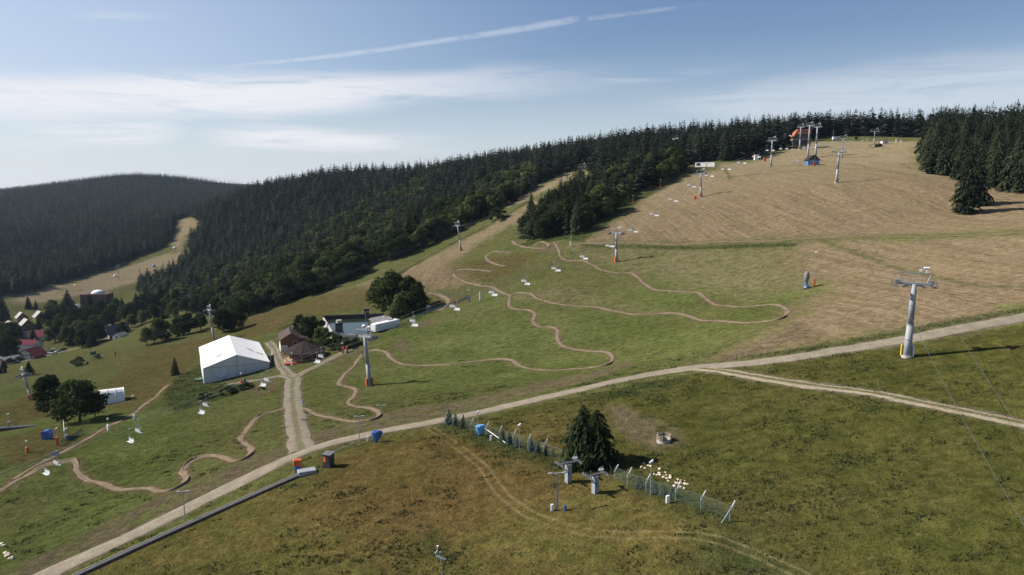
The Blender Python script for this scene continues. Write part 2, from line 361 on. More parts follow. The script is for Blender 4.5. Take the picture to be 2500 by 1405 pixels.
def m_ground():
    m = bpy.data.materials.new('ground_cover'); m.use_nodes = True; N = NT(m.node_tree); p = N.pos()
    n0 = N.noise(p, .012, 3); n1 = N.noise(p, .05, 4, .6); n2 = N.noise(p, .28, 4, .6); n3 = N.noise(p, 1.6, 4, .7); n4 = N.noise(p, 6., 3, .7); n5 = N.noise(p, .62, 6, .78, .3)
    ty = N.n('ShaderNodeSeparateXYZ', {0: p}).outputs
    # mown lines run up the fall line of the piste
    st = N.noise(N.vmap(p, R(21), (.8, .02, .01)), 1., 4, .65, .05)
    st2 = N.noise(N.vmap(p, R(21), (.2, .012, .01), (9, 3, 0)), 1., 4, .65, .08)
    # sward
    c = N.mix(N.ss(n1, .34, .66), (.078, .098, .027), (.122, .142, .046))
    c = N.mix(N.ss(n0, .42, .62, 0, .55), c, (.094, .088, .034))
    c = N.mix(N.ss(n2, .52, .78, 0, .6), c, (.118, .107, .050))
    c = N.mix(N.ss(n3, .44, .27, 0, .8), c, (.030, .042, .013)); c = N.mix(N.ss(n3, .57, .75, 0, .45), c, (.125, .122, .055))
    vo = N.n('ShaderNodeTexVoronoi', {'Vector': p, 'Scale': .62}).outputs['Distance']; c = N.mix(N.m('MULTIPLY', N.ss(vo, .34, .14), N.ss(n2, .42, .6, 0, .75)), c, (.030, .044, .014))
    dry = N.m('MULTIPLY', N.ss(ty[1], 170., 300.), N.ss(n1, .30, .60)); c = N.mix(N.m('MULTIPLY', dry, .75), c, N.mix(N.ss(n2, .35, .65), (.120, .108, .050), (.085, .088, .034)))
    def zone(name, wob, soft):
        d = N.attr(name); d = N.m('ADD', d, N.m('MULTIPLY', N.m('SUBTRACT', n1, .5), wob)); d = N.m('ADD', d, N.m('MULTIPLY', N.m('SUBTRACT', n2, .5), wob*.6))
        d = N.m('ADD', d, N.m('MULTIPLY', N.m('SUBTRACT', n3, .5), soft*.7))
        return N.ss(d, soft, -soft)
    rc = N.mix(N.ss(n2, .34, .66), (.052, .058, .015), (.080, .076, .022)); rc = N.mix(N.ss(n1, .5, .72, 0, .6), rc, (.092, .076, .028)); rc = N.mix(N.ss(n3, .43, .25, 0, .75), rc, (.026, .032, .009)); rc = N.mix(N.ss(n3, .58, .76, 0, .4), rc, (.110, .100, .042))
    c = N.mix(N.m('MULTIPLY', zone('rough', 6., 2.), .92), c, rc)
    sc_ = N.mix(N.ss(n2, .35, .65), (.170, .142, .078), (.120, .116, .050)); c = N.mix(N.m('MULTIPLY', zone('straw', 24., 7.), N.ss(n1, .28, .55, .45, .95)), c, sc_)
    # heath: reddish dry grass
    hc = N.mix(N.ss(n2, .35, .65), (.115, .080, .036), (.075, .072, .026)); hc = N.mix(N.ss(n1, .55, .72, 0, .7), hc, (.16, .094, .05))
    hc = N.mix(N.ss(n3, .42, .25, 0, .6), hc, (.035, .040, .014))
    c = N.mix(N.m('MULTIPLY', zone('heath', 9., 4.), .8), c, hc)
    # olive meadow in front
    oc = N.mix(N.ss(n2, .36, .64), (.140, .112, .038), (.104, .102, .030)); oc = N.mix(N.ss(n1, .45, .68, 0, .8), oc, (.158, .108, .042))
    oc = N.mix(N.ss(n0, .46, .60, 0, .6), oc, (.118, .074, .030)); oc = N.mix(N.ss(n3, .42, .24, 0, .5), oc, (.034, .037, .012)); oc = N.mix(N.ss(n3, .58, .76, 0, .35), oc, (.165, .125, .058))
    c = N.mix(N.m('MULTIPLY', zone('olive', 26., 9.), .9), c, oc)
    # stubble
    tc = N.mix(N.ss(st, .30, .70), (.155, .112, .067), (.248, .188, .119)); tc = N.mix(N.ss(st2, .42, .70, 0, .5), tc, (.130, .106, .056))
    tc = N.mix(N.ss(n1, .5, .72, 0, .45), tc, (.205, .165, .085)); tc = N.mix(N.ss(n3, .46, .26, 0, .75), tc, (.085, .062, .036)); tc = N.mix(N.ss(n3, .56, .74, 0, .5), tc, (.29, .225, .145))
    tc = N.mix(N.ss(n2, .52, .72, 0, .5), tc, (.25, .195, .12)); tc = N.mix(N.ss(n2, .46, .28, 0, .55), tc, (.125, .098, .052)); tc = N.mix(N.ss(ty[1], 320., 540., 0, .7), tc, (.262, .216, .130))
    tz = zone('tan', 30., 8.); tz = N.m('MULTIPLY', tz, N.ss(n2, .26, .46, .72, 1.)); c = N.mix(tz, c, tc)
    gl = N.m('ADD', N.attr('strip'), N.m('MULTIPLY', N.m('SUBTRACT', n2, .5), 3.5)); c = N.mix(N.ss(gl, 2.2, .2, 0, .7), c, (.088, .090, .036))
    # brushy weeds
    bc = N.mix(N.ss(n2, .35, .65), (.036, .050, .018), (.066, .076, .028)); bc = N.mix(N.ss(n3, .44, .25, 0, .8), bc, (.016, .024, .009))
    c = N.mix(N.m('MULTIPLY', zone('brush', 6., 2.2), .85), c, bc)
    # bare earth
    ec = N.mix(N.ss(n3, .35, .68), (.100, .078, .050), (.155, .118, .078)); ec = N.mix(N.ss(n2, .55, .7, 0, .6), ec, (.07, .066, .028))
    bz = zone('bare', 5., 1.6); bz = N.m('MULTIPLY', bz, N.ss(n2, .34, .56, .15, .9))
    c = N.mix(bz, c, ec)
    # worn fringe of paths and verges
    t = N.m('ADD', N.attr('trail'), N.m('MULTIPLY', N.m('SUBTRACT', n2, .5), 1.6)); t = N.m('ADD', t, N.m('MULTIPLY', N.m('SUBTRACT', n3, .5), 1.))
    c = N.mix(N.ss(t, 1.3, -.1, 0, .85), c, N.mix(N.ss(n3, .4, .65), (.150, .106, .070), (.088, .070, .036)))
    r_ = N.m('ADD', N.attr('road'), N.m('MULTIPLY', N.m('SUBTRACT', n2, .5), 2.2)); r_ = N.m('ADD', r_, N.m('MULTIPLY', N.m('SUBTRACT', n3, .5), 1.))
    c = N.mix(N.ss(r_, 1.1, -.3, 0, .8), c, (.150, .128, .098))
    # two pale wheel tracks through the tall grass
    w = N.m('ABSOLUTE', N.m('SUBTRACT', N.attr('tyre'), .62)); w = N.m('ADD', w, N.m('MULTIPLY', N.m('SUBTRACT', n3, .5), .7))
    wf = N.m('MULTIPLY', N.ss(w, .32, .02), N.ss(n1, .3, .6, .18, .62))
    c = N.mix(wf, c, (.205, .160, .085))
    k4 = N.m('MULTIPLY', N.ss(n4, .25, .75, .68, 1.32), N.ss(n5, .30, .70, .62, 1.36))
    c = N.mix(1., c, N.n('ShaderNodeCombineColor', {0: k4, 1: k4, 2: k4}).outputs[0], 'MULTIPLY')
    hgt = N.m('ADD', N.m('MULTIPLY', n3, .55), N.m('MULTIPLY', n4, .12)); hgt = N.m('ADD', hgt, N.m('MULTIPLY', n2, .9))
    bm = N.n('ShaderNodeBump', {'Strength': .7, 'Distance': .8, 'Height': N.m('ADD', hgt, N.m('MULTIPLY', n5, .8))})
    bs = N.n('ShaderNodeBsdfDiffuse', {'Color': c, 'Roughness': .6, 'Normal': bm.outputs[0]})
    N.out(bs.outputs[0]); return m
print('ground')
M_GROUND = m_ground()
ground = tag(link('ground', build_ground(), M_GROUND), kind='structure')

# ---------------------------------------------------------------- gravel roads and dirt paths
def m_gravel(name, a, b, grass=None):
    m = bpy.data.materials.new(name); m.use_nodes = True; N = NT(m.node_tree); p = N.pos()
    n2 = N.noise(p, .5, 4, .6); n3 = N.noise(p, 3., 4, .75); n4 = N.noise(p, 11., 2, .7)
    c = N.mix(N.ss(n2, .35, .65), a, b); c = N.mix(N.ss(n3, .36, .66, 0, .5), c, tuple(x*.62 for x in a)); c = N.mix(N.ss(n4, .55, .75, 0, .4), c, tuple(min(x*1.45, .6) for x in b))
    e = N.attr('across')     # 0 middle .. 1 edge
    if grass:
        g = N.ss(N.m('ADD', N.m('ABSOLUTE', e), N.m('MULTIPLY', N.m('SUBTRACT', n2, .5), .5)), grass[0]+.16, grass[0]-.10, 0., grass[1])
        g = N.m('MULTIPLY', g, N.ss(n3, .3, .5))
        c = N.mix(g, c, (.062, .068, .022))
    bm = N.n('ShaderNodeBump', {'Strength': .6, 'Distance': .12, 'Height': n3})
    d = N.n('ShaderNodeBsdfDiffuse', {'Color': c, 'Normal': bm.outputs[0]})
    N.out(d.outputs[0]); return m
def ribbon(name, line, half, lift, mat, berm=0., label=None):
    L = smooth_line(line[::2], .45); n = len(L)
    T = np.gradient(L, axis=0); T /= np.linalg.norm(T, axis=1)[:, None]+1e-9; Nn = np.stack([-T[:, 1], T[:, 0]], 1)
    dT = np.gradient(T, axis=0); ds = np.linalg.norm(np.gradient(L, axis=0), axis=1)+1e-6
    kv = (dT*Nn).sum(1)/ds; ker = np.ones(13)/13; kv = np.convolve(kv, ker, 'same')
    s = np.arange(n)*.45
    def wob(seed, amp):
        g = np.random.default_rng(seed); o = np.zeros(n)
        for lam in ((1.3, 2.1, 3.7, 6.5, 12, 23) if half < 1.2 else (5.5, 9, 14, 23)): o += amp*(1. if half < 1.2 else .45)*lam**.45*.3*np.sin(s*6.283/lam+g.uniform(0, 6.28))
        return o
    hl, hr = half+wob(1, half**.5*.15), half+wob(2, half**.5*.15)
    cols = np.array([-1, -.72, -.36, 0, .36, .72, 1]); V, AC = [], []
    for c in cols:
        w = np.where(c < 0, hl, hr)*c
        q = L+Nn*w[:, None]; z = hz(q[:, 0], q[:, 1])+lift
        if abs(c) == 1: z -= lift-.025
        if berm:
            up = np.clip(np.where(c*kv < 0, np.abs(kv)*5., 0), 0, 1)   # banked on the outside of bends
            if abs(c) == .72: z += berm*up
            if abs(c) == .36: z += berm*.3*up
        V.append(np.column_stack([q, z])); AC.append(np.full(n, c))
    V = np.stack(V, 1).reshape(-1, 3); AC = np.stack(AC, 1).ravel(); k = len(cols)
    i = np.arange(n-1)[:, None]*k+np.arange(k-1)[None]
    me = npmesh(name, V, np.stack([i, i+k, i+k+1, i+1], -1).reshape(-1, 4), True); fattr(me, 'across', AC)
    return tag(link(name, me, mat), kind='structure')
M_GRAVEL = m_gravel('pale_gravel', (.205, .176, .136), (.262, .228, .178)); M_GRAVEL2 = m_gravel('gravel_tracks', (.235, .195, .140), (.29, .245, .185), (.32, .9))
M_GRAVEL3 = m_gravel('grey_gravel', (.165, .142, .110), (.21, .182, .145), (.26, .6)); M_DIRT = m_gravel('bare_dirt', (.150, .117, .082), (.205, .163, .116))
for i, (k, mt) in enumerate((('main', M_GRAVEL), ('fork', M_GRAVEL2), ('cross', M_GRAVEL3), ('tent', M_GRAVEL3), ('house', M_GRAVEL3), ('lift', M_GRAVEL3))):
    ribbon('gravel_road', RW[k], ROADS[k][1], .15-.012*i, mt)
for i, k in enumerate(TW): ribbon('dirt_path', TW[k], TRAILS[k][1], .085-.004*i, M_DIRT, .32 if k in ('main', 'low', 'loop', 'loop2', 'top') else 0.)
# ---------------------------------------------------------------- trees
def m_foliage(name, c1, c2, c3, transl=.25, sc=1.2, up=0., vr=.30):
    m = bpy.data.materials.new(name); m.use_nodes = True; N = NT(m.node_tree)
    oi = N.n('ShaderNodeObjectInfo').outputs['Random']; at_ = N.attr('rnd'); lf = N.attr('leaf')
    r = N.m('FRACT', N.m('ADD', N.m('MULTIPLY', oi, 7.31), at_))
    n = N.noise(N.pos(), sc, 3, .65); n = N.m('ADD', n, N.m('MULTIPLY', N.m('SUBTRACT', lf, .5), .5))
    c = N.mix(N.ss(n, .28, .72), c1, c2); c = N.mix(N.ss(r, .45, 1., 0, .65), c, c3)
    v = N.ss(r, 0, 1, 1-vr, 1+vr); c = N.mix(1., c, N.n('ShaderNodeCombineColor', {0: v, 1: v, 2: v}).outputs[0], 'MULTIPLY')
    d = N.n('ShaderNodeBsdfDiffuse', {'Color': c}); t = N.n('ShaderNodeBsdfTranslucent', {'Color': c})
    if up:
        nv = N.n('ShaderNodeVectorMath', {0: N.n('ShaderNodeNewGeometry').outputs['Normal'], 1: (0, 0, up)}, operation='ADD').outputs[0]; N.set(d.inputs['Normal'], N.n('ShaderNodeVectorMath', {0: nv}, operation='NORMALIZE').outputs[0])
    N.out(N.n('ShaderNodeMixShader', {0: transl, 1: d.outputs[0], 2: t.outputs[0]}).outputs[0]); return m
def m_plain(name, col, rough=.6, metal=0., var=.12, sc=2., spec=.4):
    m = bpy.data.materials.new(name); m.use_nodes = True; N = NT(m.node_tree)
    co = N.n('ShaderNodeTexCoord').outputs['Object']
    n = N.noise(co, sc, 4, .6); v = N.ss(n, .3, .7, 1-var, 1+var)
    c = N.mix(1., col, N.n('ShaderNodeCombineColor', {0: v, 1: v, 2: v}).outputs[0], 'MULTIPLY')
    b = N.n('ShaderNodeBsdfPrincipled', {'Base Color': c, 'Roughness': rough, 'Metallic': metal, 'Specular IOR Level': spec})
    N.out(b.outputs[0]); return m
M_SPRUCE = m_foliage('spruce_needles', (.010, .016, .010), (.037, .047, .026), (.044, .049, .026), .18, 1.6)  # shaded and sunlit needle tones both put into the colour, mixed by noise
M_FARSPR = m_foliage('spruce_canopy', (.011, .018, .013), (.034, .045, .030), (.041, .048, .029), .20, .6)
M_BLUESPR = m_foliage('blue_spruce_needles', (.040, .062, .058), (.095, .125, .120), (.05, .07, .04), .15, 3.)
M_LEAF = m_foliage('broad_leaves', (.024, .039, .014), (.086, .108, .041), (.108, .118, .046), .30, .8)
M_DARKLEAF = m_foliage('dark_broad_leaves', (.014, .025, .010), (.048, .065, .025), (.042, .055, .022), .25, .8)
M_SHRUB = m_foliage('shrub_leaves', (.030, .045, .018), (.070, .085, .038), (.075, .088, .032), .25, 1.2)
M_BARK = m_plain('bark', (.075, .058, .043), .9, sc=6., var=.35)

class Acc:
    def __init__(s): s.v, s.f, s.leaf = [], [], []
    def tri(s, a, b, c, lf):
        k = len(s.v); s.v += [a, b, c]; s.f.append((k, k+1, k+2)); s.leaf += [lf]*3
def spruce_crown(seed, whorls, nb, seg, width=.20, ragged=.35, base=.08, ex=.74):
    """unit-height spruce crown: whorls of drooping, twig-edged branches"""
    g = random.Random(seed); A = Acc()
    for w in range(whorls):
        t = (w+g.uniform(-.3, .3))/whorls; t = min(max(t, 0), .985)
        z0 = base+(1-base)*t**.92
        L0 = width*((1-t)**ex)*(1-.25*max(0, .12-t)/.12)+.012
        n = max(4, int(nb*(1-.40*t))); a0 = g.uniform(0, 6.28)
        for k in range(n):
            az = a0+6.283*k/n+g.uniform(-.25, .25); L = L0*g.uniform(1-ragged, 1+ragged*.55); lf = g.random()
            ux, uy = math.cos(az), math.sin(az); px, py = -uy, ux
            dz = g.uniform(-.02, .03)
            lift, droop = L*g.uniform(.02, .22), L*g.uniform(.25, .62)
            def P(s, side, down):
                zz = z0+dz+lift*math.sin(s*2.2)-droop*s*s-down
                return (ux*L*s+px*side, uy*L*s+py*side, max(zz, .0))
            wd = L*.30*g.uniform(.8, 1.25)+.006
            if seg == 1:
                B, Tp = P(0, 0, 0), P(1, 0, 0); M1, M2 = P(.55, wd, L*.22), P(.5, -wd, L*.2)
                A.tri(B, M1, Tp, lf); A.tri(B, Tp, M2, lf)
            else:
                for q in range(seg):
                    s0, s1 = q/seg, (q+1)/seg; sm = s0+(s1-s0)*g.uniform(.7, 1.15)
                    ww = wd*(1-.55*s0)*g.uniform(.65, 1.25)
                    C0, C1 = P(s0, 0, -.004), P(s1, 0, -.002)
                    A.tri(C0, P(sm, ww, L*g.uniform(.10, .28)), C1, lf+g.uniform(-.2, .2)); A.tri(C0, C1, P(sm, -ww, L*g.uniform(.10, .28)), lf+g.uniform(-.2, .2))
    # leader
    for k in range(3):
        a = 2.1*k; A.tri((0, 0, 1.03), (.012*math.cos(a), .012*math.sin(a), .93), (.012*math.cos(a+2.1), .012*math.sin(a+2.1), .93), .5)
    return np.array(A.v), np.array(A.f), np.clip(np.array(A.leaf), 0, 1)
def leaf_crown(seed, lobes, per, leaf, squash=1., low=.16, spread=.30):
    """unit-height broadleaf crown: leaf clumps through a cluster of lobes"""
    g = random.Random(seed); A = Acc(); Lb = []
    for k in range(lobes):
        a = g.uniform(0, 6.28); t = (k+.5)/lobes; zc = low+.14+(.80-low)*t**.9
        rad = spread*math.sin(min(1, max(.12, (1.03-zc)/.62))*math.pi/2)*g.uniform(.35, 1.0); rr = g.uniform(.13, .21)*(1.15-.35*t)
        Lb.append((math.cos(a)*rad*squash, math.sin(a)*rad*squash, zc*.92, rr))
    Lb.append((0, 0, .55, .2)); Lb.append((0, 0, .80, .15))
    for (x, y, z, r) in Lb:
        for _ in range(per):
            while 1:
                d = Vector((g.gauss(0, 1), g.gauss(0, 1), g.gauss(0, 1)))
                if d.length > .1: break
            d.normalize(); q = g.uniform(.45, 1.08)
            c = Vector((x, y, z))+Vector((d.x*r*q, d.y*r*q, d.z*r*q*.82))
            if c.z < low*.6: continue
            nrm = (d+Vector((g.gauss(0, .6), g.gauss(0, .6), g.gauss(0, .6)+.35))).normalized()
            u = nrm.orthogonal().normalized(); v = nrm.cross(u); s = leaf*g.uniform(.6, 1.4); th = g.uniform(0, 6.28); lf = g.random()
            pts = []
            for j in range(3):
                an = th+j*2.094+g.uniform(-.35, .35); pts.append(tuple(c+(u*math.cos(an)+v*math.sin(an))*s))
            A.tri(*pts, lf)
            pts2 = [tuple(Vector(p)+nrm*s*.5+u*s*.6) for p in pts[:2]]+[pts[2]]
            A.tri(*pts2, g.random())
    return np.array(A.v), np.array(A.f), np.array(A.leaf)
def taper_tube(bm, p0, p1, r0, r1, n=7):
    p0, p1 = Vector(p0), Vector(p1); d = (p1-p0).normalized(); u = d.orthogonal().normalized(); v = d.cross(u)
    a = [bm.verts.new(p0+(u*math.cos(6.283*k/n)+v*math.sin(6.283*k/n))*r0) for k in range(n)]
    b = [bm.verts.new(p1+(u*math.cos(6.283*k/n)+v*math.sin(6.283*k/n))*r1) for k in range(n)]
    for k in range(n): bm.faces.new((a[k], a[(k+1) % n], b[(k+1) % n], b[k]))
    bm.faces.new(a[::-1]); bm.faces.new(b)
def bm_mesh(name, bm, smooth=False):
    bmesh.ops.recalc_face_normals(bm, faces=bm.faces); me = bpy.data.meshes.new(name); bm.to_mesh(me); bm.free()
    if smooth:
        for p in me.polygons: p.use_smooth = True
    return me
def trunk_spruce(name):
    bm = bmesh.new(); taper_tube(bm, (0, 0, -.04), (.004, 0, .5), .017, .009); taper_tube(bm, (.004, 0, .5), (0, 0, .97), .009, .002); return bm_mesh(name, bm, True)
def trunk_leaf(name, seed, low=.2):
    g = random.Random(seed); bm = bmesh.new(); taper_tube(bm, (0, 0, -.04), (.01, 0, low+.1), .026, .019, 8)
    for k in range(6):
        a = k*1.05+g.uniform(-.3, .3); q = Vector((math.cos(a)*g.uniform(.1, .2), math.sin(a)*g.uniform(.1, .2), g.uniform(.45, .75)))
        taper_tube(bm, (.01, 0, low+g.uniform(0, .1)), q, .014, .005, 6)
    taper_tube(bm, (.01, 0, low+.08), (0, 0, .8), .016, .005, 6); return bm_mesh(name, bm, True)
def crown_mesh(name, vf, mat):
    me = npmesh(name, vf[0], vf[1]); fattr(me, 'leaf', vf[2]); me.materials.append(mat); return me
SPR_HD = [crown_mesh('crown', spruce_crown(i, 32, 15, 4, w, rg, b), M_SPRUCE) for i, (w, rg, b) in enumerate(((.24, .35, .04), (.21, .45, .06), (.27, .5, .05), (.23, .4, .12)))]
SPR_MD = [crown_mesh('crown', spruce_crown(20+i, 19, 9, 2, w, rg, b), M_SPRUCE) for i, (w, rg, b) in enumerate(((.24, .4, .04), (.20, .5, .06), (.26, .5, .06), (.22, .4, .12)))]
LEAF_HD = [crown_mesh('crown', leaf_crown(40+i, 17, 170, .028, 1.15, lw, sp), M_LEAF) for i, (lw, sp) in enumerate(((.12, .34), (.18, .30), (.08, .36)))]
LEAF_DK = [crown_mesh('crown', leaf_crown(50+i, 18, 230, .027, 1.15, lw, sp), M_DARKLEAF) for i, (lw, sp) in enumerate(((.06, .36), (.12, .33)))]
SHRUB_HD = [crown_mesh('foliage', leaf_crown(60+i, 16, 230, .030, 1.6, .0, .42), M_SHRUB) for i in range(3)]
M_SPR2 = m_foliage('sunlit_spruce_needles', (.012, .021, .010), (.044, .056, .026), (.05, .056, .028), .2, 1.1)  # slightly lighter needle tone for the twin spruce
BIG_HD = [crown_mesh('crown', spruce_crown(90+i, 30, 15, 5, .37, .6, .02, .60), M_SPR2) for i in range(2)]
BLUE_HD = [crown_mesh('crown', spruce_crown(70+i, 18, 11, 3, .33, .3, .02), M_BLUESPR) for i in range(2)]
TRK_S = trunk_spruce('trunk'); TRK_S.materials.append(M_BARK)
TRK_L = [trunk_leaf('trunk', i, .2+.05*i) for i in range(2)]
for t in TRK_L: t.materials.append(M_BARK)
TREES_PLACED = []
def plant(name, p, h, crown, trunk, label, cat, group=None, wide=1., rz=None, sink=0.):
    r = empty(name, (p[0], p[1], p[2]-sink), random.uniform(0, 6.28) if rz is None else rz, label, cat, group)
    r.scale = (h*wide, h*wide, h)
    if trunk is not None: link('trunk', trunk, None, r)
    link('crown' if trunk is not None else 'foliage', crown, None, r); return r
def plantpx(name, px, py, hpx, crown, trunk, label, cat, group=None, wide=1., rz=None):
    p = at(px, py); return plant(name, p, hpx/ppm(p)*1.03, crown, trunk, label, cat, group, wide, rz, .15)

# single trees one can point at
SI, LI, DI = SPR_HD, LEAF_HD, LEAF_DK
plantpx('spruce_tree', 1422, 1132, 146, BIG_HD[0], TRK_S, 'left stem of the big twin dark spruce behind the small drag lift portals', 'tree', 'twin spruce by the snow fence', 1.0)
plantpx('spruce_tree', 1456, 1137, 140, BIG_HD[1], TRK_S, 'right stem of the big twin dark spruce behind the small drag lift portals', 'tree', 'twin spruce by the snow fence', 1.05)
plantpx('spruce_tree', 2358, 522, 160, SI[1], TRK_S, 'tall lone spruce on the dry slope in front of the right-hand forest', 'tree', None, 1.0)
plantpx('spruce_tree', 2386, 500, 118, SI[0], TRK_S, 'spruce standing close behind the tall lone one on the dry slope', 'tree', None, 1.05)
plantpx('spruce_tree', 428, 917, 46, SI[0], TRK_S, 'small lone spruce on the bank left of the white marquee', 'tree', None, 1.0)
plantpx('spruce_tree', 72, 917, 36, SI[2], TRK_S, 'small spruce behind the leaning lift tower at the left edge', 'tree', None, 1.2)
plantpx('broadleaf_tree', 195, 1030, 112, DI[0], TRK_L[0], 'big dark round broadleaf tree in front of the white arched shelter', 'tree', None, 1.2)
plantpx('broadleaf_tree', 128, 1010, 102, DI[1], TRK_L[1], 'dark broadleaf tree just left of the big round one by the arched shelter', 'tree', None, 1.05)
plantpx('broadleaf_tree', 232, 1018, 62, LI[1], TRK_L[1], 'small lighter broadleaf tree at the right foot of the big dark round one', 'tree', None, .95)
plantpx('broadleaf_tree', 955, 768, 108, LI[0], TRK_L[0], 'tall green broadleaf tree beside the pond, left of its cluster', 'tree', 'cluster of trees above the pond', 1.1)
plantpx('broadleaf_tree', 1000, 762, 92, LI[2], TRK_L[1], 'green broadleaf tree beside the pond, right of its cluster', 'tree', 'cluster of trees above the pond', 1.05)
plantpx('broadleaf_tree', 974, 777, 62, LI[1], TRK_L[1], 'low broadleaf tree at the front of the cluster above the pond', 'tree', 'cluster of trees above the pond', 1.1)
plantpx('broadleaf_tree', 1020, 762, 62, LI[1], TRK_L[0], 'short broadleaf tree at the right end of the cluster above the pond', 'tree', 'cluster of trees above the pond', 1.1)
plantpx('broadleaf_tree', 925, 752, 70, LI[1], TRK_L[0], 'short broadleaf tree at the left end of the cluster above the pond', 'tree', 'cluster of trees above the pond', 1.1)
for i, (x, y, h, w) in enumerate(((760, 832, 62, 1.0), (735, 812, 46, .8), (790, 842, 44, 1.1), (820, 850, 34, 1.5), (860, 845, 26, 1.8), (845, 852, 24, 1.8))):
    plantpx('shrub', x, y, h, SHRUB_HD[i % 3], None, ['tall grey-green bush beside the brown-roofed lodge', 'grey-green bush behind the brown-roofed lodge', 'wide bush on the bank below the pond wall',
            'low bush on the bank between the pond and the round hut', 'low bush below the pond near the lift tower', 'lowest bush on the bank beside the lift tower'][i], 'shrub', 'bushes below the pond', w)
for x, y, h, w, l in ((192, 893, 24, 1.1, 'round bush alone on the mown green field'), (240, 876, 14, .9, 'tiny bush beside the dark post on the mown green field'), (600, 950, 18, 1.6, 'low dark bush on the bank in front of the marquee'),
                      (560, 962, 20, 1.7, 'dark bush on the bank below the wooden platform'), (500, 975, 18, 1.8, 'spreading bush on the bank left of the marquee road'), (1215, 538, 30, 1.3, 'round bush on the strip between forest and middle piste'),
                      (640, 952, 10, 1.4, 'small bush at the end of the bank by the gravel road'), (24, 889, 16, 1.2, 'green bush left of the dark car parked alone'), (46, 883, 14, 1.1, 'green bush in front of the entrance wing of the inn')):
    plantpx('shrub', x, y, h, SHRUB_HD[0], None, l, 'shrub', None, w)
FL = ['small blue spruce in the row behind the upper snow fence', 'small blue spruce in the row behind the lower snow fence']
for x, y, h, k in ((1096, 1036, 42, 0), (1112, 1040, 34, 0), (1131, 1045, 36, 0), (1226, 1078, 34, 0), (1243, 1085, 34, 0), (1262, 1092, 26, 0), (1297, 1100, 36, 0), (1314, 1106, 32, 0), (1333, 1112, 30, 0), (1350, 1115, 24, 0),
                   (1560, 1192, 34, 1), (1598, 1203, 34, 1), (1618, 1209, 36, 1), (1640, 1213, 30, 1)):
    plantpx('spruce_tree', x, y, h, BLUE_HD[(x//7) % 2] if x not in (1131, 1333, 1350) else SI[0], TRK_S, FL[k], 'tree', 'small blue spruces along the upper snow fence' if k == 0 else 'small blue spruces along the lower snow fence', 1.0 if k == 0 else 1.15)
# trees along the village and field edges
VT = [(395, 832, 56, 'd'), (357, 842, 44, 'l'), (436, 820, 46, 'd'), (462, 815, 52, 'd'), (548, 812, 62, 'd'), (574, 806, 54, 'd'), (490, 806, 44, 'l'), (376, 838, 40, 'l'),
      (215, 842, 62, 'w'), (240, 838, 52, 'w'), (180, 843, 48, 's'), (160, 840, 46, 'w'), (135, 836, 44, 'w'), (30, 848, 64, 'd'), (20, 878, 56, 'd'), (45, 868, 40, 'd'), (82, 835, 36, 's'),
      (130, 778, 48, 'w'), (168, 772, 64, 's'), (150, 785, 44, 'w'), (205, 768, 40, 's'), (222, 775, 58, 's'), (245, 782, 52, 'w'), (190, 802, 54, 'w'), (212, 800, 50, 'w'), (275, 792, 48, 'w'), (306, 792, 46, 'w'),
      (8, 790, 66, 's'), (70, 755, 32, 's'), (88, 755, 22, 's'), (95, 805, 30, 's'), (118, 800, 20, 'w'), (255, 770, 40, 's'), (300, 770, 44, 's'), (335, 772, 56, 's'), (285, 765, 38, 'w'), (320, 778, 42, 'w'),
      (350, 765, 52, 'w'), (370, 758, 46, 'w'), (395, 752, 60, 's'), (410, 760, 44, 'w'), (430, 756, 52, 'w'), (345, 705, 34, 's'), (372, 712, 24, 's'), (440, 662, 40, 's'), (455, 655, 34, 's'), (445, 690, 40, 's'), (425, 680, 42, 's')]
VT += [(12, 835, 50, 'w'), (36, 862, 38, 'w'), (150, 815, 50, 'w'), (172, 822, 54, 'w'), (192, 830, 50, 'w'), (120, 795, 40, 'w'), (138, 805, 44, 's'), (232, 815, 48, 'w'), (205, 790, 46, 'w'), (200, 850, 50, 'w'), (225, 848, 44, 's'), (262, 800, 44, 'w'), (300, 815, 30, 'w'), (322, 800, 34, 'w'), (346, 792, 36, 'w'), (375, 782, 42, 'w'), (402, 778, 40, 's'), (428, 775, 44, 'w'), (455, 770, 46, 'w'), (480, 768, 48, 'w'), (505, 772, 44, 'w'), (530, 775, 50, 'w'), (555, 775, 52, 'w'), (580, 778, 54, 'w')]
VL = {'d': 'dark round broadleaf tree in the row on the green field above the village', 'l': 'slender broadleaf tree in the row on the green field above the village',
      'w': 'mid green broadleaf tree growing among the village houses', 's': 'dark spruce growing among the village houses'}
for i, (x, y, h, k) in enumerate(VT):
    if k == 's': plantpx('spruce_tree', x, y, h, SPR_HD[i % 4], TRK_S, VL[k], 'tree', 'spruces of the village', 1.15)
    else: plantpx('broadleaf_tree', x, y, h, {'d': LEAF_DK[i % 2], 'l': LEAF_HD[1], 'w': (LEAF_HD+LEAF_DK)[i % 5]}[k], TRK_L[i % 2], VL[k], 'tree', 'row of trees on the field' if k in 'dl' else 'broadleaf trees of the village', 1.05)

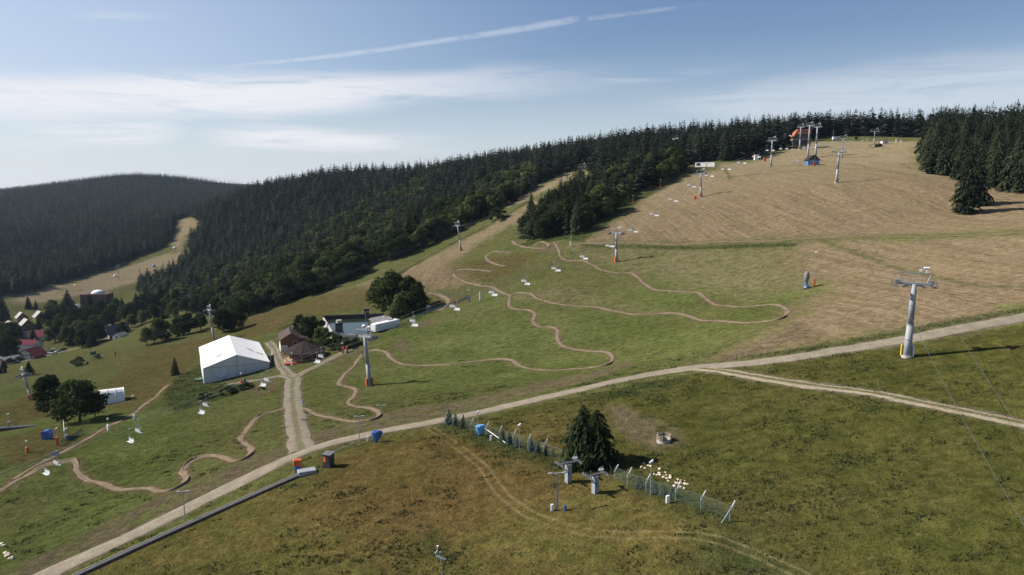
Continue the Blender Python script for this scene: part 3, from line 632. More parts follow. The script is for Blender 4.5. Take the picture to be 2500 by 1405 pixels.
# ---------------------------------------------------------------- forests
def wpoly(pts): return np.array([(at(p[0], p[1]) if len(p) == 2 else atY(p[0], p[2]))[:2] for p in pts])
def inside(poly, x, y): return seg_dist(x, y, poly, True, 60.) < 0
def scatter(poly, spacing, seed):
    g = np.random.default_rng(seed); lo, hi = poly.min(0), poly.max(0)
    xs, ys = np.arange(lo[0], hi[0], spacing), np.arange(lo[1], hi[1], spacing*.87)
    X, Y = np.meshgrid(xs, ys); X = X+(np.arange(len(ys)) % 2)[:, None]*spacing/2
    X = X.ravel()+g.uniform(-.38, .38, X.size)*spacing; Y = Y.ravel()+g.uniform(-.38, .38, Y.size)*spacing
    k = inside(poly, X, Y); return X[k], Y[k]
print('forests')
FOREST = []      # x, y, height, kind, stand
def stand(poly, spacing, h0, h1, seed, leafy, name, avoid=()):
    X, Y = scatter(poly, spacing, seed); g = np.random.default_rng(seed+500)
    for a in avoid:
        k = ~inside(a, X, Y); X, Y = X[k], Y[k]
    fld = np.sin(X*.021+1)*np.sin(Y*.017+2)+.6*np.sin(X*.05+Y*.03)
    H = (h0+(h1-h0)*g.beta(2.2, 2.2, len(X))*1.25-1.5)*(1+.10*np.clip(fld, -1, 1)); lf = leafy(X, Y)+.18*fld*(leafy(X, Y) > .05)
    kind = (g.uniform(0, 1, len(X)) < lf).astype(int); H = np.where(kind == 1, H*.74, H)
    FOREST.append(np.column_stack([X, Y, H, kind, np.full(len(X), STANDS.index(name))]))
STANDS = ['clump between the two pistes', 'wooded ridge behind the pistes', 'trees along the hilltop', 'forest at the right edge', 'lower forest edge', 'forest beside the far piste', 'far hill']
no = lambda X, Y: np.zeros(len(X))
# clump
cl = wpoly([(1262, 586), (1300, 586), (1400, 578), (1435, 556), (1500, 505), (1560, 470), (1620, 448), (1655, 428), (1655, 400, 545), (1560, 400, 550), (1470, 400, 505), (1395, 400, 470), (1335, 400, 440), (1290, 400, 420)])
stand(cl, 6.5, 12, 23.5, 11, lambda X, Y: np.clip(.30+.20*np.sin(X*.12)+np.where(Y > 470, .2, 0), 0, .75), STANDS[0])
# main ridge forest: lower edge of broadleaves, then spruces to the skyline
lowE = [(598, 776), (700, 742), (790, 712), (868, 678), (885, 650), (960, 640), (1050, 598), (1130, 560), (1240, 500), (1300, 455), (1370, 425), (1420, 410)]
upE = [(1680, 405), (1700, 398), (1760, 396), (1840, 388), (1870, 372), (1918, 366)]
farp = wpoly([(470, 530), (492, 552), (462, 600), (470, 622), (420, 672), (345, 700), (330, 712)])
ridge = np.vstack([wpoly(lowE), wpoly([(1450, 400, 640), (1560, 400, 620), (1660, 400, 560)]), wpoly(upE), wpoly([(1925, 340, 640), (1925, 340, 830), (1640, 300, 880), (1300, 300, 1000), (1000, 300, 1110), (780, 300, 1190), (600, 300, 1260), (470, 300, 1300)]), farp, wpoly([(440, 745), (520, 770)])])
def leafy_low(X, Y):
    d = seg_dist(X, Y, LOWW, False, 400.)
    return np.clip(1.05-d/70., 0, .92)*(X < 20)+np.where((X < -90) & (d < 260), .45, 0)
LOWW = wpoly(lowE)
stand(ridge, 8.3, 13, 25, 12, leafy_low, STANDS[1])
# hilltop rows and the right-hand forest
stand(wpoly([(1925, 340, 665), (1990, 340, 705), (2080, 340, 700), (2160, 340, 690), (2250, 340, 640), (2300, 340, 700), (2160, 340, 790), (1925, 340, 790)]), 6.2, 13, 24, 13, no, STANDS[2])
rf = wpoly([(2248, 400, 600), (2236, 400, 520), (2240, 400, 440), (2262, 425), (2300, 430), (2340, 440), (2420, 462), (2480, 468), (2600, 472), (2780, 470), (2800, 300, 700), (2260, 300, 720)])
stand(rf, 7.6, 16, 28, 14, no, STANDS[3])
# strip of spruces left of the far piste, and valley forest up to the hill
lp = wpoly([(-40, 728), (60, 718), (150, 692), (250, 660), (330, 632), (400, 605), (425, 570), (428, 540), (460, 530), (500, 500, 1330), (300, 500, 1330), (-60, 500, 1330), (-260, 500, 1100), (-240, 700, 820)])
stand(lp, 8.6, 15, 26, 15, no, STANDS[5])
FO = np.vstack(FOREST)
FZ = hz(FO[:, 0], FO[:, 1])
dist = np.sqrt(FO[:, 0]**2+FO[:, 1]**2); size = FO[:, 2]/dist
infr = np.abs(np.arctan2(FO[:, 0], FO[:, 1])) < R(37)
NAMED = np.zeros(len(FO), bool)
for kd in (0, 1):
    # the trees of each kind that show largest, front rows first
    nfix = 46 if kd == 0 else 60
    k = np.where((FO[:, 3] == kd) & infr)[0]; k = k[np.argsort(-size[k])]; NAMED[k[:300-nfix]] = True
SL = {0: 'dark spruce in the {}', 1: 'green broadleaf tree in the {}'}
for i in np.where(NAMED)[0]:
    x, y, h, kd, s = FO[i]; s = int(s); kd = int(kd)
    big = h*FPX/dist[i] > 95
    cr = (SPR_HD if big else SPR_MD)[i % 4] if kd == 0 else (LEAF_HD+LEAF_DK)[i % 5]
    plant('spruce_tree' if kd == 0 else 'broadleaf_tree', (x, y, FZ[i]), h, cr, TRK_S if kd == 0 else TRK_L[i % 2], SL[kd].format(STANDS[s]), 'tree', ('spruces of the ' if kd == 0 else 'broadleaf trees of the ')+STANDS[s], random.uniform(.85, 1.15) if kd == 0 else random.uniform(.95, 1.25), None, .2)
def merge_trees(name, x, y, z, h, wide, protos, seed, mat, label, cat):
    """far woods that read as one mass: one mesh"""
    g = np.random.default_rng(seed); Vs, Fs, Rn, Lf = [], [], [], []; off = 0
    pick = g.integers(0, len(protos), len(x)); rot = g.uniform(0, 6.283, len(x)); rnd = g.uniform(0, 1, len(x))
    for q, (v, f, lf) in enumerate(protos):
        k = np.where(pick == q)[0]
        if not len(k): continue
        c, s = np.cos(rot[k])[:, None], np.sin(rot[k])[:, None]; hh, ww = h[k][:, None], (h[k]*wide[k])[:, None]
        X = (v[None, :, 0]*c-v[None, :, 1]*s)*ww+x[k][:, None]; Y = (v[None, :, 0]*s+v[None, :, 1]*c)*ww+y[k][:, None]; Z = v[None, :, 2]*hh+z[k][:, None]-.3
        Vs.append(np.stack([X, Y, Z], -1).reshape(-1, 3)); Fs.append((f[None]+(np.arange(len(k))*len(v))[:, None, None]+off).reshape(-1, 3))
        Rn.append(np.repeat(rnd[k], len(v))); Lf.append(np.tile(lf, len(k))); off += len(k)*len(v)
    me = npmesh(name, np.vstack(Vs), np.vstack(Fs)); fattr(me, 'rnd', np.concatenate(Rn)); fattr(me, 'leaf', np.concatenate(Lf))
    o = link(name, me, mat); return tag(o, label, cat, None, 'stuff')
P_MD = [spruce_crown(100+i, 15, 8, 1, w, .5, .06, e) for i, (w, e) in enumerate(((.27, .7), (.22, .8), (.31, .62), (.24, .9), (.28, .6)))]
P_LO = [spruce_crown(120+i, 8, 6, 1, .27, .4, .10) for i in range(4)]
P_LF = [leaf_crown(140+i, 11, 34, .055, 1.15, .10, .33) for i in range(4)]
rest = ~NAMED
k = rest & (FO[:, 3] == 0)
wd = rng.uniform(.8, 1.5, k.sum())
merge_trees('conifer_forest', FO[k, 0], FO[k, 1], FZ[k], FO[k, 2], wd, P_MD, 1, M_FARSPR, 'dark spruce forest covering the ridge behind the ski slopes', 'forest')
k = rest & (FO[:, 3] == 1)
merge_trees('broadleaf_wood', FO[k, 0], FO[k, 1], FZ[k], FO[k, 2], rng.uniform(.95, 1.25, k.sum()), P_LF, 2, M_LEAF, 'lighter broadleaf wood mixed into the lower forest edge', 'forest')
fh = wpoly([(-300, 450, 1330), (500, 450, 1330), (760, 450, 1420), (760, 450, 2400), (330, 450, 2550), (-300, 450, 2600)])
X, Y = scatter(fh, 10.5, 31)
merge_trees('hill_forest', X, Y, hz(X, Y), rng.uniform(12, 22, len(X)), rng.uniform(.95, 1.5, len(X)), P_LO, 3, M_FARSPR, 'bluish spruce forest covering the rounded far hill', 'forest')
print('trees', len(FO), NAMED.sum(), len(X))
# ---------------------------------------------------------------- mesh kit and materials for built things
class MB:
    def __init__(s): s.b = bmesh.new()
    def box(s, c, d, rz=0., rx=0., ry=0., bev=0., taper=None):
        M = Matrix.Translation(c) @ Matrix.Rotation(rz, 4, 'Z') @ Matrix.Rotation(ry, 4, 'Y') @ Matrix.Rotation(rx, 4, 'X')
        r = bmesh.ops.create_cube(s.b, size=1.); vs = r['verts']
        for v in vs:
            k = taper if (taper and v.co.z > 0) else 1.
            v.co = Vector((v.co.x*d[0]*k, v.co.y*d[1]*k, v.co.z*d[2]))
        if bev:
            es = list({e for v in vs for e in v.link_edges}); q = bmesh.ops.bevel(s.b, geom=es, offset=bev, segments=2, affect='EDGES', profile=.5); vs = list({v for f in q['faces'] for v in f.verts} | {v for v in vs if v.is_valid})
        for v in vs: v.co = M @ v.co
        return s
    def tube(s, p0, p1, r0, r1=None, n=8): taper_tube(s.b, p0, p1, r0, r0 if r1 is None else r1, n); return s
    def path(s, pts, r, n=6):
        for a, b in zip(pts[:-1], pts[1:]): taper_tube(s.b, a, b, r, r, n)
        return s
    def poly(s, pts): s.b.faces.new([s.b.verts.new(p) for p in pts]); return s
    def prism(s, prof, y0, y1, axis='Y'):
        f = (lambda x, z, y: (x, y, z)) if axis == 'Y' else ((lambda x, z, y: (y, x, z)) if axis == 'X' else (lambda x, z, y: (x, z, y)))
        a = [s.b.verts.new(f(x, z, y0)) for x, z in prof]; c = [s.b.verts.new(f(x, z, y1)) for x, z in prof]; n = len(prof)
        for k in range(n): s.b.faces.new((a[k], a[(k+1) % n], c[(k+1) % n], c[k]))
        s.b.faces.new(a[::-1]); s.b.faces.new(c); return s
    def lathe(s, prof, n=16, c=(0, 0, 0), cap=True):
        rings = [[s.b.verts.new((c[0]+r*math.cos(6.2832*k/n), c[1]+r*math.sin(6.2832*k/n), c[2]+z)) for k in range(n)] for r, z in prof]
        for a, b in zip(rings[:-1], rings[1:]):
            for k in range(n): s.b.faces.new((a[k], a[(k+1) % n], b[(k+1) % n], b[k]))
        if cap: s.b.faces.new(rings[0][::-1]); s.b.faces.new(rings[-1])
        return s
    def wheel(s, c, r, w, axis, n=12):
        a = Vector(axis).normalized()*w/2; c = Vector(c); taper_tube(s.b, c-a, c+a, r, r, n); return s
    def build(s, name, mat, parent=None, smooth=False): return link(name, bm_mesh(name, s.b, smooth), mat, parent)
M = {}
for k, c, r, mt, v in (('steel', (.20, .21, .23), .45, .6, .16), ('galv', (.27, .285, .31), .68, .12, .10), ('dark', (.035, .037, .042), .55, .1, .2), ('orange', (.50, .10, .030), .6, 0, .12), ('stationorange', (.40, .125, .055), .7, 0, .1), ('hutblue', (.075, .16, .38), .6, 0, .15), ('yellow', (.70, .47, .04), .55, 0, .1),
                       ('white', (.74, .75, .76), .55, 0, .06), ('blue', (.035, .10, .32), .55, 0, .12), ('lightblue', (.12, .32, .60), .5, 0, .14), ('seat', (.68, .69, .70), .4, 0, .06), ('rubber', (.018, .018, .02), .8, 0, .2),
                       ('concrete', (.36, .35, .33), .85, 0, .15), ('wood', (.17, .085, .042), .75, 0, .25), ('oldwood', (.20, .16, .12), .85, 0, .25), ('paleWood', (.42, .29, .16), .7, 0, .2), ('brownroof', (.085, .058, .055), .95, 0, .16),
                       ('darkroof', (.040, .031, .031), .95, 0, .18), ('redroof', (.115, .026, .036), .95, 0, .14), ('greyroof', (.13, .13, .145), .65, 0, .15), ('paleroof', (.30, .30, .30), .6, 0, .06), ('plaster', (.62, .61, .58), .8, 0, .06),
                       ('timber', (.035, .026, .024), .8, 0, .2), ('ochre', (.30, .28, .19), .8, 0, .1), ('glass', (.03, .04, .055), .08, 0, .05), ('green', (.035, .10, .055), .6, 0, .15), ('red', (.42, .04, .03), .6, 0, .15), ('tarp', (.04, .045, .055), .35, 0, .35),
                       ('rock', (.55, .47, .36), .9, 0, .2), ('greytarp', (.17, .165, .17), .6, 0, .2), ('poster', (.75, .13, .025), .6, 0, .15), ('maroon', (.085, .036, .036), .85, 0, .15)):
    M[k] = m_plain(k, c, r, mt, v, 3. if k != 'rock' else 5., .08 if k.endswith('roof') else .4)
def m_net(name, col, dens):
    m = bpy.data.materials.new(name); m.use_nodes = True; N = NT(m.node_tree)
    n = N.noise(N.pos(), 2.5, 3, .6)
    d = N.n('ShaderNodeBsdfDiffuse', {'Color': col}); t = N.n('ShaderNodeBsdfTransparent')
    N.out(N.n('ShaderNodeMixShader', {0: N.ss(n, .25, .75, dens*.7, dens*1.3), 1: t.outputs[0], 2: d.outputs[0]}).outputs[0]); return m
M['net'] = m_net('green_netting', (.11, .15, .12), .17); M['bluenet'] = m_net('blue_netting', (.07, .12, .17), .5)
def m_canvas():
    m = bpy.data.materials.new('white_canvas'); m.use_nodes = True; N = NT(m.node_tree)
    co = N.n('ShaderNodeTexCoord').outputs['Object']; n = N.noise(co, .8, 4, .6)
    c = N.mix(N.ss(n, .3, .75), (.80, .80, .80), (.73, .735, .74))
    d = N.n('ShaderNodeBsdfDiffuse', {'Color': c}); t = N.n('ShaderNodeBsdfTranslucent', {'Color': (.75, .77, .80)})
    N.out(N.n('ShaderNodeMixShader', {0: .10, 1: d.outputs[0], 2: t.outputs[0]}).outputs[0]); return m
M['canvas'] = m_canvas(); M['greycanvas'] = m_plain('grey_canvas', (.55, .56, .58), .6, 0, .05)  # wall canvas greyer than the roof: the shade on the front put into its colour
def copy_tree(o, parent=None):
    c = o.copy(); COL.objects.link(c)
    if parent is not None: c.parent = parent
    for ch in [x for x in COL.objects if x.parent == o]: copy_tree(ch, c)
    return c
KIDS = {}
def text_part(txt, size, mat, parent, loc, rot, depth=.01, name='lettering'):
    cu = bpy.data.curves.new(name, 'FONT'); cu.body = txt; cu.size = size; cu.extrude = depth; cu.align_x = 'CENTER'; cu.align_y = 'CENTER'
    o = bpy.data.objects.new('tmp', cu); COL.objects.link(o); bpy.context.view_layer.update()
    me = bpy.data.meshes.new_from_object(o.evaluated_get(bpy.context.evaluated_depsgraph_get())); bpy.data.objects.remove(o); me.materials.clear()
    q = link(name, me, mat, parent); q.location = loc; q.rotation_euler = rot; return q
def rayplane(px, py, P0, d):
    """where the sight line of a pixel meets the vertical plane through P0 along d (xy)"""
    a, e = ray(px, py); nx, ny = -d[1], d[0]
    Y = (P0[0]*nx+P0[1]*ny)/(a*nx+ny); return Vector((a*Y, Y, CZ+e*Y))
def raylevel(px, py, z):
    a, e = ray(px, py); Y = (z-CZ)/e; return Vector((a*Y, Y, z))
def rayY(px, py, Y):
    a, e = ray(px, py); return Vector((a*Y, Y, CZ+e*Y))

# ---------------------------------------------------------------- lift towers
def lift_tower(px, py, hpx, heading, label, group, lean=(0, 0), span=2.8, r=.55, pads='orange', train=3.6, Y=None, frame=True, boom=False):
    p = at(px, py) if Y is None else atY(px, Y)
    h = hpx/ppm(p)*1.0
    t = empty('lift_tower', p, 0, label, 'lift tower', group)
    up = Vector((lean[0], lean[1], 1)).normalized(); hd = Vector((heading[0], heading[1], 0)).normalized()
    xa = hd.cross(up).normalized(); ya = up.cross(xa)            # local y runs along the rope, x across
    t.rotation_euler = Matrix((xa, ya, up)).transposed().to_euler()
    b = MB(); b.tube((0, 0, -.6), (0, 0, h*.45), r, r*.82, 14); b.tube((0, 0, h*.45), (0, 0, h), r*.82, r*.62, 14)
    for q in (.02, .25, .45, .72): b.tube((0, 0, h*q-.05), (0, 0, h*q+.05), r*(1.12-.42*q), None, 14)
    b.build('mast', M['galv'], t, True)
    b = MB()
    b.box((0, 0, h+.05), (span*2, .5, .42), bev=.04)
    for s in (-1, 1):
        b.box((s*span*.42, 0, h-.32), (span*.5, .3, .3), ry=s*.35)
    b.build('crossarm', M['galv'], t)
    for s in (-1, 1):
        b = MB(); x = s*span
        b.box((x, 0, h-.02), (.16, train, .26)); b.box((x, 0, h+.3), (.5, .9, .5))
        n = 8
        for k in range(n):
            y = (k+.5)/n*train-train/2; b.wheel((x+.0, y, h-.14-.12*abs(2*y/train)**2), .24, .12, (1, 0, 0), 10)
        b.box((x+s*.45, 0, h-.42), (.5, train*1.05, .06)); 
        for k in range(4):
            y = k/3*train-train/2; b.tube((x+s*.68, y, h-.4), (x+s*.68, y, h+.55), .03, None, 4)
        b.tube((x+s*.68, -train/2, h+.55), (x+s*.68, train/2, h+.55), .03, None, 4); b.tube((x+s*.68, -train/2, h+.1), (x+s*.68, train/2, h+.1), .025, None, 4)
        b.build('sheave_train', M['steel'], t)
    if frame:
        b = MB()
        for s in (-1, 1): b.tube((s*span*.72, 0, h+.2), (s*span*.92, 0, h+1.75), .10, None, 6)
        b.box((0, 0, h+1.8), (span*2.05, .16, .16))
        for k in range(9):
            x = (k/8-.5)*span*1.7; b.tube((x, .3, h+.2), (x, .3, h+1.15), .028, None, 4)
        for z in (.7, 1.15): b.tube((-span*.85, .3, h+z), (span*.85, .3, h+z), .028, None, 4)
        b.build('lifting_frame', M['galv'], t)
        b = MB(); b.tube((span*.62, 0, h+1.8), (span*.62, 0, h+2.5), .05, None, 6); b.box((span*.62, .1, h+2.6), (.8, .35, .3), rx=.3); b.wheel((span*.3, .1, h+2.25), .22, .2, (0, 1, 0)); b.build('floodlight', M['white'], t)
    b = MB()
    for s in (-1, 1): b.tube((s*.2, r*1.35, .8), (s*.2, r*1.0, h), .035, None, 4)
    for k in range(int(h/.6)): b.tube((-.2, r*(1.35-.35*k*.6/h), 1+k*.6), (.2, r*(1.35-.35*k*.6/h), 1+k*.6), .025, None, 4)
    b.build('ladder', M['galv'], t)
    if pads:
        b = MB(); b.tube((0, 0, -.3), (0, 0, .25), r*1.35, None, 14); b.build('footing', M['concrete'], t)
        for a in ((.4, 2.2, 4.2) if pads == 'orange' else (2.6, .3)):
            b = MB(); b.box((math.cos(a)*r*1.35, math.sin(a)*r*1.35, 1.05), (.22, .8, 1.9), rz=a, bev=.08); b.build('safety_pad', M[pads] if a != .3 else M['white'], t)
    return t, h, up
LINE1 = [None]*4
G1 = 'towers of the main chairlift'
d1, d2, d3 = (78, 125), (70, 118), (73, 100)
tw = {}
tw['T1'] = lift_tower(903, 942, 122, d1, 'tall grey lift tower with orange pads beside the winding dirt path, nearest to the pond', G1, (-.07, -.03), 2.6, .58)
tw['T2'] = lift_tower(1505, 640, 70, d1, 'lift tower at the foot of the brown upper slope, second of the main line', G1, (-.03, -.05), 2.7, .6)
tw['T3'] = lift_tower(1711, 481, 56, d2, 'lift tower on the left side of the brown upper slope', G1, (-.05, -.05), 2.8, .6)
tw['T4'] = lift_tower(1882, 407, 62, d3, 'lift tower on the green strip below the hilltop woods', G1, (0, -.02), 2.8, .7, None)
G2 = 'towers of the right-hand chairlift'
tw['TR'] = lift_tower(2214, 872, 180, (.32, .95), 'tall grey lift tower with yellow pad standing beside the gravel road at right', G2, (.025, 0), 2.55, .62, 'yellow', 1.9)
tw['T6'] = lift_tower(2042, 447, 74, (.36, .93), 'lift tower with yellow base near the top of the dry slope', G2, (.03, 0), 2.8, .68, 'yellow', 1.9)
tw['T7'] = lift_tower(2055, 386, 46, (.36, .93), 'lift tower directly behind the yellow-based one near the top', G2, (.02, 0), 2.8, .5, None, 1.9)
G3 = 'three tall towers before the orange top station'
tw['A'] = lift_tower(1952, 366, 54, d3, 'tall mast with yellow foot in front of the orange top station, leftmost of three', G3, (.01, 0), 2.6, .7, 'yellow', 2.4)
tw['B'] = lift_tower(1972, 387, 78, d3, 'tall mast close to the blue hut, middle one of three', G3, (.01, 0), 2.6, .8, None, 2.4)
tw['C'] = lift_tower(1991, 384, 72, d3, 'tall mast rising behind the blue hut, rightmost of three', G3, (.01, 0), 2.6, .8, None, 2.4)
G4 = 'towers of the older left-hand lift'
dl = (110, 100)
tw['L1'] = lift_tower(78, 978, 66, (90, 90), 'dark leaning lift tower with orange foot at the left edge', G4, (-.20, -.05), 2.2, .40)
tw['L2'] = lift_tower(523, 832, 76, dl, 'dark lift tower rising behind the white marquee', G4, (-.08, -.05), 2.4, .5, None)
tw['L3'] = lift_tower(1126, 613, 62, dl, 'slim lift tower with orange foot on the middle piste', G4, (-.13, -.06), 2.3, .45)
tw['L4'] = lift_tower(1419, 440, 40, (.4, .9), 'lift tower head showing above the trees between the two pistes', G4, (0, 0), 3.0, .5, None, Y=560)
tw['L5'] = lift_tower(978, 440, 48, (.6, .8), 'lift tower head standing on the skyline of the wooded ridge', G4, (0, 0), 4.2, .6, None, Y=1000)
tw['F1'] = lift_tower(291, 683, 31, (-60, 160), 'lone lift tower on the far piste in the valley', G4, (-.05, 0), 2.4, .55, None)
tw['S1'] = lift_tower(2134, 352, 30, (.3, .95), 'low lift tower with blue mast beside the wooden loading ramp at the top', G2, (0, 0), 3.0, .55, None, 3)

# ---------------------------------------------------------------- chairs
def make_chair(n=4):
    t = empty('lift_chair', (0, 0, 0)); w = .52*n; b = MB()
    b.path([(0, 0, 0), (0, 0, -1.5), (0, -.12, -1.7), (0, -.25, -2.05)], .05, 6); b.box((0, 0, .02), (.22, .5, .16))
    b.build('hanger', M['galv'], t)
    b = MB(); b.tube((-w/2, -.25, -2.05), (w/2, -.25, -2.05), .05, None, 6)
    for s in (-1, 1): b.path([(s*w/2, -.25, -2.05), (s*w/2, -.32, -2.9), (s*w/2, .3, -3.05)], .04, 6)
    b.build('frame', M['galv'], t)
    b = MB(); b.box((0, .02, -2.95), (w*.97, .52, .12), rx=.12, bev=.04); b.build('seat', M['seat'], t)
    b = MB()
    for k in range(n):
        b.box(((k-(n-1)/2)*.52, -.32, -2.55), (.48, .09, .62), rx=.16, bev=.03)
    b.build('backrest', M['seat'], t)
    b = MB(); b.path([(-w*.42, .0, -2.2), (-w*.42, .5, -2.1), (w*.42, .5, -2.1), (w*.42, .0, -2.2)], .035, 6); b.path([(0, .5, -2.1), (0, .55, -3.2), (-.4, .6, -3.3)], .03, 5); b.path([(0, .55, -3.2), (.4, .6, -3.3)], .03, 5); b.build('safety_bar', M['dark'], t)
    return t
chair0 = make_chair(); chair_used = False; CK = [o for o in COL.objects if o.parent == chair0]
def chair(pos, rz, label, group, sc=1.):
    global chair_used
    if not chair_used: r = chair0; chair_used = True
    else:
        r = chair0.copy(); COL.objects.link(r)
        for k in CK:
            c = k.copy(); COL.objects.link(c); c.parent = r
    r.location = pos; r.rotation_euler = (0, 0, rz); r.scale = (sc,)*3
    return tag(r, label, 'lift chair', group)
def rope(name, pts, label, group, rad=.036):
    cv = MB(); P = [Vector(p) for p in pts]
    out = [P[0]]
    for a, b in zip(P[:-1], P[1:]):
        L = (b-a).length; k = max(1, int(L/8)); sag = L*L*.00022
        for i in range(1, k+1):
            t = i/k; q = a.lerp(b, t); q.z -= sag*4*t*(1-t); out.append(q)
    cv.path(out, rad, 4)
    return tag(cv.build(name, M['steel']), label, 'rope', group)
def arm(k, side, dz=-.35):
    t, h, up = tw[k]; bpy.context.view_layer.update(); sp = {'T1': 2.6, 'TR': 2.55, 'L1': 2.2, 'L2': 2.4, 'L3': 2.3, 'L4': 3., 'L5': 4.2, 'T2': 2.7, 'A': 2.6, 'B': 2.6, 'C': 2.6, 'S1': 3., 'F1': 2.4}.get(k, 2.8)
    return t.matrix_world @ Vector((side*sp, 0, h+dz))
# main line: (pixel of the seat on the near-left rope, pixel of the seat on the other rope) between towers
END = Vector((-75-40*.9, 115-60*.9, 0)); 
CH = {('E', 'T1'): [((112, 1158), (141, 1135)), ((318, 1080), (340, 1056)), ((491, 1010), (504, 992)), ((641, 943), (653, 931)), ((774, 886), (785, 873))],
      ('T1', 'T2'): [((1012, 797), (1009, 787)), ((1115, 758), (1106, 751)), ((1207, 723), (1201, 717)), ((1287, 696), (1280, 689)), ((1362, 663), (1353, 658)), ((1429, 634), (1422, 629)), ((1494, 604), (1484, 602))],
      ('T2', 'T3'): [((1552, 568), (1539, 564)), ((1603, 528), (1591, 525)), ((1650, 493), (1637, 489)), ((1694, 458), (1682, 454))],
      ('T3', 'T4'): [((1738, 432), (1725, 430)), ((1780, 415), (1765, 415)), ((1818, 400), (1803, 399)), ((1853, 385), (1840, 384)), ((1887, 369), (1873, 369))]}
names1 = []
def span_chairs(a, b, lst, where, grp, sc=1., drop=2.95):
    pa = tw[a][0].location if a in tw else END; pb = tw[b][0].location
    d = Vector((pb.x-pa.x, pb.y-pa.y, 0)).normalized(); n = Vector((d.y, -d.x, 0)); ang = math.atan2(d.y, d.x)-math.pi/2
    tops = ([], [])
    for i, pr in enumerate(lst):
        for s in (0, 1):
            P0 = pb+n*((2.6 if s == 0 else -2.6))
            q = rayplane(pr[s][0], pr[s][1], P0, d)
            q.z += drop*sc
            chair(q, ang+(math.pi if s == 0 else 0), ('right' if s == 0 else 'left')+'-hand rope chair '+where[i], grp, sc); tops[s].append(q)
    return tops
WH = {('E', 'T1'): ['lowest of all above the end of the winding path', 'above the mown slope, second from the bottom left', 'above the green slope below the marquee', 'above the gravel road in front of the marquee', 'above the gravel path by the round hut'],
      ('T1', 'T2'): ['just uphill of the white trailer by the pond', 'beside the booth on the blue netting', 'above the meeting of the dirt paths', 'above the green slope over the upper path bend', 'above the green slope below the pump track', 'above the dirt path left of the second tower', 'just left of the second tower'],
      ('T2', 'T3'): ['just above the second tower over brown stubble', 'low over the brown stubble slope', 'half way up the brown stubble slope', 'just left of the third tower'],
      ('T3', 'T4'): ['right beside the third tower head', 'on the green patch right of the white container', 'against the dark wood edge', 'before the white cabin at the wood edge', 'right below the fourth tower head']}
R1 = ([], [])
for (a, b), lst in CH.items():
    tp = span_chairs(a, b, lst, WH[(a, b)], 'chairs of the main chairlift', .80 if a == 'E' else .92)
    for s in (0, 1):
        if a in tw: R1[s].append(arm(a, 1 if s == 0 else -1))
        R1[s].extend(tp[s])
for s in (0, 1):
    R1[s].append(arm('T4', 1 if s == 0 else -1)); R1[s].append(arm('B', 1 if s == 0 else -1)); f = R1[s][0]+(R1[s][0]-R1[s][1])*1.3; R1[s].insert(0, f)
    rope('haul_rope', R1[s], ['steel rope of the main chairlift on its right-hand side', 'steel rope of the main chairlift on its left-hand side'][s], 'ropes of the main chairlift')
# chairs parked on the ropes below the top station
for i, (x, y, Y) in enumerate(((1906, 365, 530), (1921, 365, 535), (1935, 367, 540), (1963, 363, 545), (1978, 363, 548), (1987, 362, 550), (2006, 357, 560), (2018, 355, 565), (2032, 353, 570), (2040, 350, 572), (2063, 349, 570), (2079, 347, 575), (2105, 345, 590), (2117, 342, 600))):
    chair(rayY(x, y, Y)+Vector((0, 0, 2.9)), -.6 if i < 6 else -.35, 'small chair hanging low before the orange top station and the hilltop', 'chairs queued below the hilltop stations')
for i, (x, y) in enumerate(((1645, 340), (1653, 338))): chair(rayY(x, y, 620)+Vector((0, 0, 2.5)), -.5, ['chair seen against the dark ridge forest, left of a pair', 'chair seen against the dark ridge forest, right of a pair'][i], 'chairs over the ridge forest')
rope('haul_rope', [arm('A', -1), arm('T4', -1, -.1)], 'short rope from the fourth tower to the mast with yellow foot', 'ropes below the top station')
for s, px0 in ((-1, ((2252, 812), (2500, 1283))), (1, ((2331, 792), (2500, 1060)))):
    A_ = arm('TR', s); d = Vector((-.32, -.95, 0)); E_ = rayY(px0[1][0], px0[1][1], 56 if s < 0 else 70)
    rope('haul_rope', [arm('S1', s), arm('T7', s), arm('T6', s), A_, E_, E_+(E_-A_)*.8], ['steel rope on the left side of the right-hand chairlift', 'steel rope on the right side of the right-hand chairlift'][0 if s < 0 else 1], 'ropes of the right-hand chairlift', .021)
for s in (-1, 1):
    a0 = arm('L1', s); rope('haul_rope', [a0+Vector((-60, -62, 2)), a0, arm('L2', s), arm('L3', s), arm('L4', s)], 'rope of the older left-hand lift, '+('left' if s < 0 else 'right')+' side', 'ropes of the older lift')
